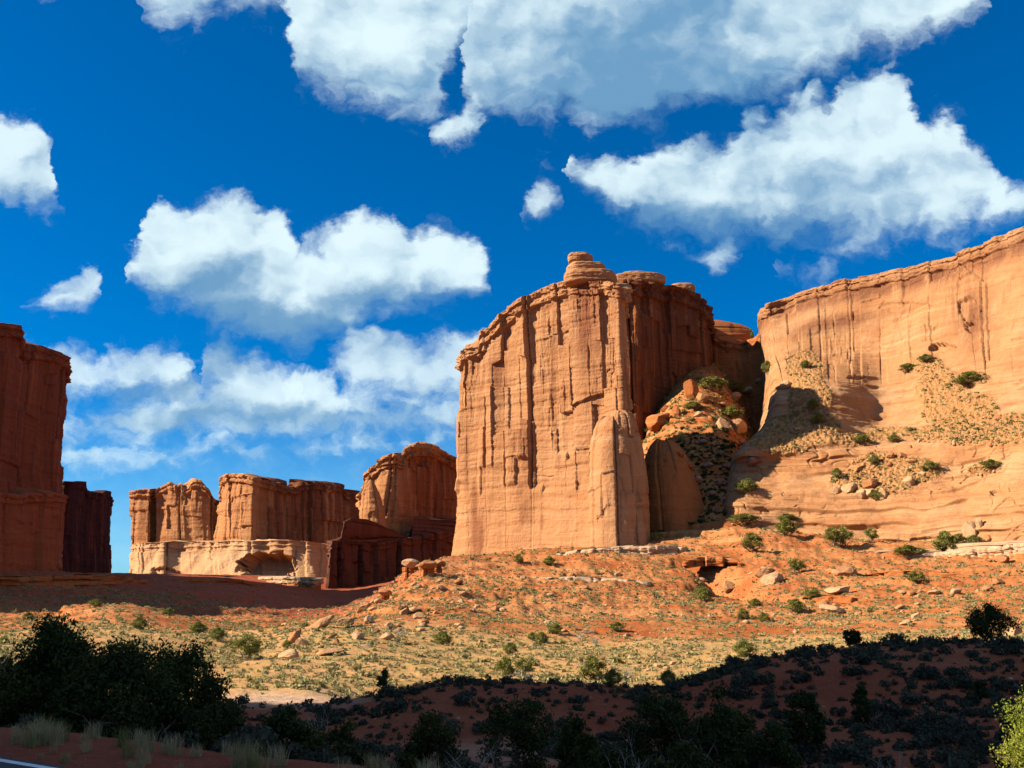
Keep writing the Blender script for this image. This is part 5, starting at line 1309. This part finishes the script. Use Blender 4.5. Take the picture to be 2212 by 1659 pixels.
GT = [tuft(400 + k, 9, 0.8, 0.8, 0.035) for k in range(5)]
n_ = 9000; y = np.sqrt(r_.uniform(80 ** 2, 200 ** 2, n_)); x = r_.uniform(-0.55, 0.6, n_) * y
c = fbm(np.stack([x / 14, y / 14, 0 * x + 9], 1), 3); keep = (r_.random(n_) < np.clip(0.4 + 1.5 * c, 0.02, 1)) & (np.exp(-((x + 17) / 12) ** 2 - ((y - 83) / 8) ** 2) < 0.4); x, y = x[keep], y[keep]
A = np.stack([x, y, land(x, y), r_.uniform(0.35, 0.8, len(x))], 1)
v, f, t = place_all(A, GT, r_, 0.02)
tag(obj('dry_grass', v, f, M_GRASS, None, False, {'tint': t}), 'thin yellow dry grass between the bushes of the sunlit flat', 'grass', None, 'stuff')

# grass tufts on the road verge
BT = [tuft(500 + k, 110, 0.62, 0.55, 0.006) for k in range(5)]
BM = [mesh_data('grass_tuft', v, f, M_GRASS, False) for v, f in BT]
GM = [mesh_data('grass_tuft', v, f, M_GREEN, False) for v, f in BT]
T_ = np.array([-ROAD_N[1], ROAD_N[0]]); r_ = np.random.default_rng(8)
for k in range(64):
    s = r_.uniform(6.0, 16.0); d = 0.25 + 2.4 * r_.random() ** 1.3; p = ROAD_N * (ROAD_D + d) + T_ * s
    green = k % 4 == 3
    o = bpy.data.objects.new('grass_tuft', (GM if green else BM)[k % 5]); COL.objects.link(o)
    q = r_.uniform(0.28, 0.62) * (0.6 if d < 0.8 else 1.0); o.location = (p[0], p[1], float(land(p[0], p[1])) - 0.02); o.scale = (q, q, q); o.rotation_euler = (0, 0, r_.uniform(0, 6.28))
    tag(o, 'fresh green grass tuft on the road verge' if green else 'pale straw-coloured grass tuft on the road verge', 'grass tuft', 'green tufts on the road verge' if green else 'dry tufts on the road verge')


# ------------------------------------------------------------------ junipers
def foot(x, Y):
    """ground point in picture column x at distance Y"""
    X = (x - CXP) / FPX * Y * 1.03
    return X, Y, float(land(X, Y))


def near_tree(x, Y, top, w, label, seed, clumps=60, per=230, leaf=0.05, mat=None, bare=0.0, low=0.05, shape=1.0, name='juniper', cat='tree'):
    p = foot(x, Y); k = Y / FPX; H = at(x, top, Y)[2] - p[2]
    return tree(name, label, cat, seed, p, H, w * k, leaf, per, clumps, mat or M_JUNI, None, bare, low, 0, shape)


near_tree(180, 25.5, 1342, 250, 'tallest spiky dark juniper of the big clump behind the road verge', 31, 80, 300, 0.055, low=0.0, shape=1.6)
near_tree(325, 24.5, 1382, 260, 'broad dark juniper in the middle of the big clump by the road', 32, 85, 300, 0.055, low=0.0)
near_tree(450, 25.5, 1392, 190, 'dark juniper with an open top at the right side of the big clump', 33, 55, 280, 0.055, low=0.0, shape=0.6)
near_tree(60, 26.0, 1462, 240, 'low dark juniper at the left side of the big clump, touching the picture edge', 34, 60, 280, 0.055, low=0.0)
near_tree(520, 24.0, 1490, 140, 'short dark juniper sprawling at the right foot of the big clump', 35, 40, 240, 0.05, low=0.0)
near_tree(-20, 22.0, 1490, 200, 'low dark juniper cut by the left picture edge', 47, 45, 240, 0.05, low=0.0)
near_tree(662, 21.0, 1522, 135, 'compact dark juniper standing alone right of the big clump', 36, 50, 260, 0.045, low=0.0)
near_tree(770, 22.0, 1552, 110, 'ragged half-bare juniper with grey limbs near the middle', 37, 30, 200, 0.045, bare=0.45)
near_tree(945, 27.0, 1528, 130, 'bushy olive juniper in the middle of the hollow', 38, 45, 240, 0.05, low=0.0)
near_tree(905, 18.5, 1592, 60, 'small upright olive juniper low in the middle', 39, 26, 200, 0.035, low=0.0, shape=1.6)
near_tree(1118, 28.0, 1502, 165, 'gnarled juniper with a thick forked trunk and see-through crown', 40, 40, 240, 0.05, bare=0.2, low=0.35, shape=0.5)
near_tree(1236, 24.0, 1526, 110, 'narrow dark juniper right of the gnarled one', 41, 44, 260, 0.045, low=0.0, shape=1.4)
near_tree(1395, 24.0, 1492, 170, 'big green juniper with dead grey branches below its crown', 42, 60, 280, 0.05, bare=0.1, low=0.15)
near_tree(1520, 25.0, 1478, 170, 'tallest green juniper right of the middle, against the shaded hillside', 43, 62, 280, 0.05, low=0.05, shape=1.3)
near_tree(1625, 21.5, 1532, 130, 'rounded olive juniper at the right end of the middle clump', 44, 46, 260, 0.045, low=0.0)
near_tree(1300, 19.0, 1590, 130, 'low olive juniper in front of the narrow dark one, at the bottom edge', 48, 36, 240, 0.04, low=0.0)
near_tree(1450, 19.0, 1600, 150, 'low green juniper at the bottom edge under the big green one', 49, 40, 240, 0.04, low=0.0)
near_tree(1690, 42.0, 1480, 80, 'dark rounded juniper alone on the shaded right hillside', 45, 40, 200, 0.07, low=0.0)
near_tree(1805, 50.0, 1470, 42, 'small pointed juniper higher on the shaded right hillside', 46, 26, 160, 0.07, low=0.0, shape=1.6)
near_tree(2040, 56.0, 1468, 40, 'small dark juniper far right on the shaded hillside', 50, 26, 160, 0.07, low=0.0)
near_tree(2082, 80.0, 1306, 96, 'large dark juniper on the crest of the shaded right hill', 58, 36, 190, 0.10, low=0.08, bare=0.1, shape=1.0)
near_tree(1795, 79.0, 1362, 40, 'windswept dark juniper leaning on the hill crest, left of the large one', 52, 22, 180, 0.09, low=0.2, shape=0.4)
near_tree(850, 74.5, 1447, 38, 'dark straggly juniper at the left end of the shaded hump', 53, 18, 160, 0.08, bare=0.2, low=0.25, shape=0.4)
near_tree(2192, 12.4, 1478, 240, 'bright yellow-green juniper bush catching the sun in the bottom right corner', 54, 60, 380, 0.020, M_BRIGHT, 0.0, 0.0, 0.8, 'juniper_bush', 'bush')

# dead branches and bare bushes
def dead_bush(p, H, W, label, seed, group=None, n=12, rad=0.012):
    r = np.random.default_rng(seed); parts = []
    for k in range(n):
        a = r.uniform(0, 6.283); q, w = limb(r, (0, 0, -0.05), (0.7 * math.cos(a) * W / H, 0.7 * math.sin(a) * W / H, 1), H * r.uniform(0.6, 1.0), rad, 0.45, 8)
        parts.append((*tube(q, w, 4), 0))
        for j in range(4):
            i = r.integers(3, 8); b = r.uniform(0, 6.283); q2, w2 = limb(r, q[i], (math.cos(b), math.sin(b), 0.8), H * r.uniform(0.15, 0.35), w[i] * 0.7, 0.5, 5); parts.append((*tube(q2, w2, 4), 0))
    v, f, _ = merge(parts)
    o = obj('dead_bush', v, f, M_DEAD, None, loc=p)
    return tag(o, label, 'dead bush', group)


for i_, (x, Y, top, w, lb) in enumerate([(1425, 20.5, 1552, 70, 'pale leafless branches in front of the big green juniper'), (1330, 17.5, 1600, 60, 'tangle of bleached twigs at the bottom edge right of the middle'), (715, 30.0, 1500, 30, 'thin bare snag poking up right of the compact dark juniper'),
                                         (1020, 20.0, 1578, 50, 'thin grey bare bush on the pale patch at the bottom middle'), (1870, 24.0, 1590, 70, 'grey twiggy bush low on the shaded right hillside'), (1135, 77.5, 1440, 40, 'dark leafless bush on top of the shaded hump'),
                                         (2180, 80.0, 1345, 30, 'small bare tree on the hill crest at the right edge'), (1345, 22.0, 1540, 60, 'grey leafless bush between the narrow and the big green juniper')]):
    p = foot(x, Y); dead_bush(p, at(x, top, Y)[2] - p[2], w * Y / FPX, lb, 60 + i_, None, 14, 0.012 if Y < 40 else 0.04)
for i_, (x, y) in enumerate([(1288, 1395), (1262, 1445), (862, 1372), (790, 1405), (1250, 1380), (200, 1425), (1120, 1462), (1360, 1462)]):
    p, dist, nn = hit(x, y)
    if p is not None: dead_bush(p.tolist(), 26 * dist / FPX, 42 * dist / FPX, 'bare twiggy grey bush on the sunlit flat', 80 + i_, 'bare bushes on the sunlit flat', 14, 0.035)

# sunlit junipers and green bushes on the far side of the shadow: three shapes, copied
M_LIT = plant_mat('lit_juniper_leaves', (0.15, 0.155, 0.034), (0.23, 0.22, 0.055), (0.095, 0.105, 0.022), 0.25)  # lighter copy of the juniper leaves, sunlight put into the colour
PROTO = []
for k, (cl, bare, low, shp) in enumerate([(34, 0, 0.0, 0.8), (26, 0.1, 0.25, 0.4), (30, 0, 0.0, 1.5)]):
    (v, f, _), (cv, cf_, ct) = juniper_parts(900 + k, 1.0, 1.0, 0.045, 90, cl, bare, low, shp)
    PROTO.append(((v, f), (cv, cf_, ct)))
FARB = [  # column, row of the foot, width, height, shape, label
    (1625, 1188, 44, 32, 0, 'round green juniper on the knoll below the side canyon'), (1697, 1156, 44, 30, 0, 'round green juniper at the foot of the slickrock, right of the one on the knoll'), (1800, 1180, 34, 34, 1, 'left one of two open-crowned pinyons before the pale alcove'),
    (1822, 1183, 36, 38, 1, 'right one of two open-crowned pinyons before the pale alcove'), (1885, 1172, 26, 26, 1, 'small leaning pinyon at the right end of the pale alcove'), (2046, 1194, 44, 38, 0, 'dense green juniper above the long cream ledge'), (2070, 1186, 40, 26, 0, 'low green juniper touching the dense one above the cream ledge'),
    (2108, 1180, 30, 20, 0, 'green bush at the foot of the tall rounded rock'), (1860, 958, 34, 18, 0, 'dark green bush at the foot of the smooth slickrock apron'), (1612, 1064, 48, 26, 0, 'green bush on the lip beside the dark gully'), (1660, 806, 24, 24, 0, 'bright green bush at the top of the debris ridge by the canyon'),
    (2000, 782, 28, 14, 0, 'green bush at the upper tip of the right debris slope'), (1962, 803, 32, 16, 0, 'green bush left of the upper tip of the right debris slope'), (2095, 832, 50, 24, 0, 'widest green bush on the right debris slope'), (1930, 955, 26, 14, 0, 'green bush at the low end of the right debris slope'),
    (1810, 1034, 22, 20, 0, 'green bush at the left end of the bench debris heap'), (1889, 1002, 20, 16, 0, 'green bush at the top of the bench debris heap'), (1895, 1080, 24, 18, 0, 'green bush at the low end of the bench debris heap'), (2012, 1018, 34, 18, 0, 'green bush right of the bench debris heap'), (2140, 1012, 34, 16, 0, 'brownish green bush on a small ledge at the far right of the bench'),
    (1540, 842, 54, 26, 0, 'widest pale green bush on the canyon debris beside the tall orange block'), (1585, 850, 44, 24, 0, 'pale green bush right of the widest one on the canyon debris'), (1580, 905, 44, 26, 0, 'pale green bush at the shade line of the canyon debris'), (1500, 885, 40, 16, 0, 'pale green bush under the tall orange block'), (1400, 935, 24, 14, 0, 'small green bush where the canyon debris meets the butte'),
    (1757, 885, 24, 20, 0, 'green bush midway down the debris ridge'), (1768, 915, 26, 20, 0, 'lower green bush on the debris ridge'), (1740, 795, 26, 14, 0, 'green bush on the crest of the debris ridge'), (1610, 1130, 60, 18, 0, 'wide green thicket under the lip of the slickrock'), (1700, 1126, 40, 14, 0, 'green thicket right of the wide one under the slickrock lip'),
    (1169, 1389, 28, 20, 0, 'dense round green bush in the middle of the sunlit flat'), (1150, 1384, 18, 16, 0, 'small green bush touching the dense round one on the flat'), (1092, 1466, 36, 46, 2, 'upright light green juniper just behind the shaded hump'), (1133, 1462, 40, 34, 1, 'dark green juniper right of the upright light green one'),
    (1281, 1470, 52, 44, 0, 'bright green bushy juniper at the shadow edge'), (1322, 1484, 36, 32, 0, 'lime green bush right of the bright green juniper'), (1445, 1482, 34, 28, 0, 'green bush where the shadow edge meets the right hill'), (1102, 1414, 28, 22, 0, 'dark green bush above the upright light green juniper'),
    (955, 1392, 40, 24, 0, 'broad dark green bush left on the sunlit flat'), (1202, 1370, 30, 20, 0, 'olive bush on the lower talus right of the middle'), (1332, 1364, 30, 18, 0, 'olive bush beside another on the lower talus under the butte corner'), (536, 1426, 56, 44, 1, 'twiggy spreading juniper right behind the big dark clump'), (620, 1400, 20, 14, 0, 'green bush below the steeply tilted slab'),
    (425, 1372, 34, 24, 0, 'yellow-green bush on the sunlit ridge left of the valley'), (470, 1385, 30, 24, 0, 'yellow-green bush lower on the sunlit ridge at the left'), (300, 1358, 30, 20, 0, 'grey-green bush on the crest of the sunlit left ridge'), (205, 1312, 24, 14, 0, 'green bush at the top of the red left ridge'), (365, 1330, 22, 14, 0, 'green bush midway along the crest of the left ridge'), (60, 1338, 18, 12, 0, 'small green bush at the far left on the lit strip'),
    (1523, 1300, 32, 26, 0, 'green bush at the lower end of the dark ravine'), (1515, 1285, 30, 16, 0, 'green bush at the left edge of the dark ravine'), (1725, 1238, 34, 26, 1, 'olive bush right of the two smooth tan boulders'), (1755, 1300, 30, 26, 1, 'olive bush left of the perched slab'), (1980, 1262, 34, 24, 1, 'olive bush on the bare red slope below the cream ledge'), (1720, 1322, 34, 24, 0, 'olive bush with a long shadow on the lower right talus'),
    (1605, 1338, 24, 20, 0, 'green bush low on the talus below the dark ravine'), (1630, 1312, 28, 16, 0, 'green bush below the two smooth tan boulders'), (1610, 1420, 44, 30, 0, 'green bush on the flat just above the rising shadow edge'), (1650, 1345, 24, 18, 0, 'lime bush on the lower talus right of the ravine'), (1120, 1215, 20, 16, 0, 'dark bush under the great butte on the knobbly ledge'), (1188, 1222, 26, 18, 0, 'bush just under the pale broken ledge of the butte'), (1960, 1200, 60, 18, 0, 'row-like low scrub bush behind the long cream ledge'), (1420, 1165, 24, 14, 0, 'small bush at the right foot of the butte')]
PR = []
for i_, (x, y, w, h, k, lb) in enumerate(FARB):
    p, dist, nn = hit(x, y)
    if p is None: continue
    sc = (w * dist / FPX * 1.08, w * dist / FPX * 1.08, h * dist / FPX * 1.1); rz = (i_ * 2.399) % 6.283
    first = next((q for q in PR if q[0] == k), None)
    nm, ct_ = ('pinyon' if k == 1 else 'juniper'), 'tree'
    if first is None:
        t = thing(nm, lb, ct_, p.tolist(), rz); t.scale = sc
        (v, f), (cv, cf_, tt) = PROTO[k]
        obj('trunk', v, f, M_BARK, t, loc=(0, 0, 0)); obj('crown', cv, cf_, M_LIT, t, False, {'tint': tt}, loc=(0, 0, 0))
        PR.append((k, t))
    else: dup(first[1], p.tolist(), rz, sc, lb)
for i_, (x, y) in enumerate([(1570, 740), (1590, 738), (1610, 733), (1625, 728)]):
    Y = 712.0; p = at(x, y, Y); dup(PR[0][1], (p[0], p[1] + 3, p[2] - 1.0), i_ * 1.7, (5.0, 5.0, 6.0 + i_ % 2 * 2), 'dark bush on the skyline saddle between butte and cliff', 'bushes on the saddle')
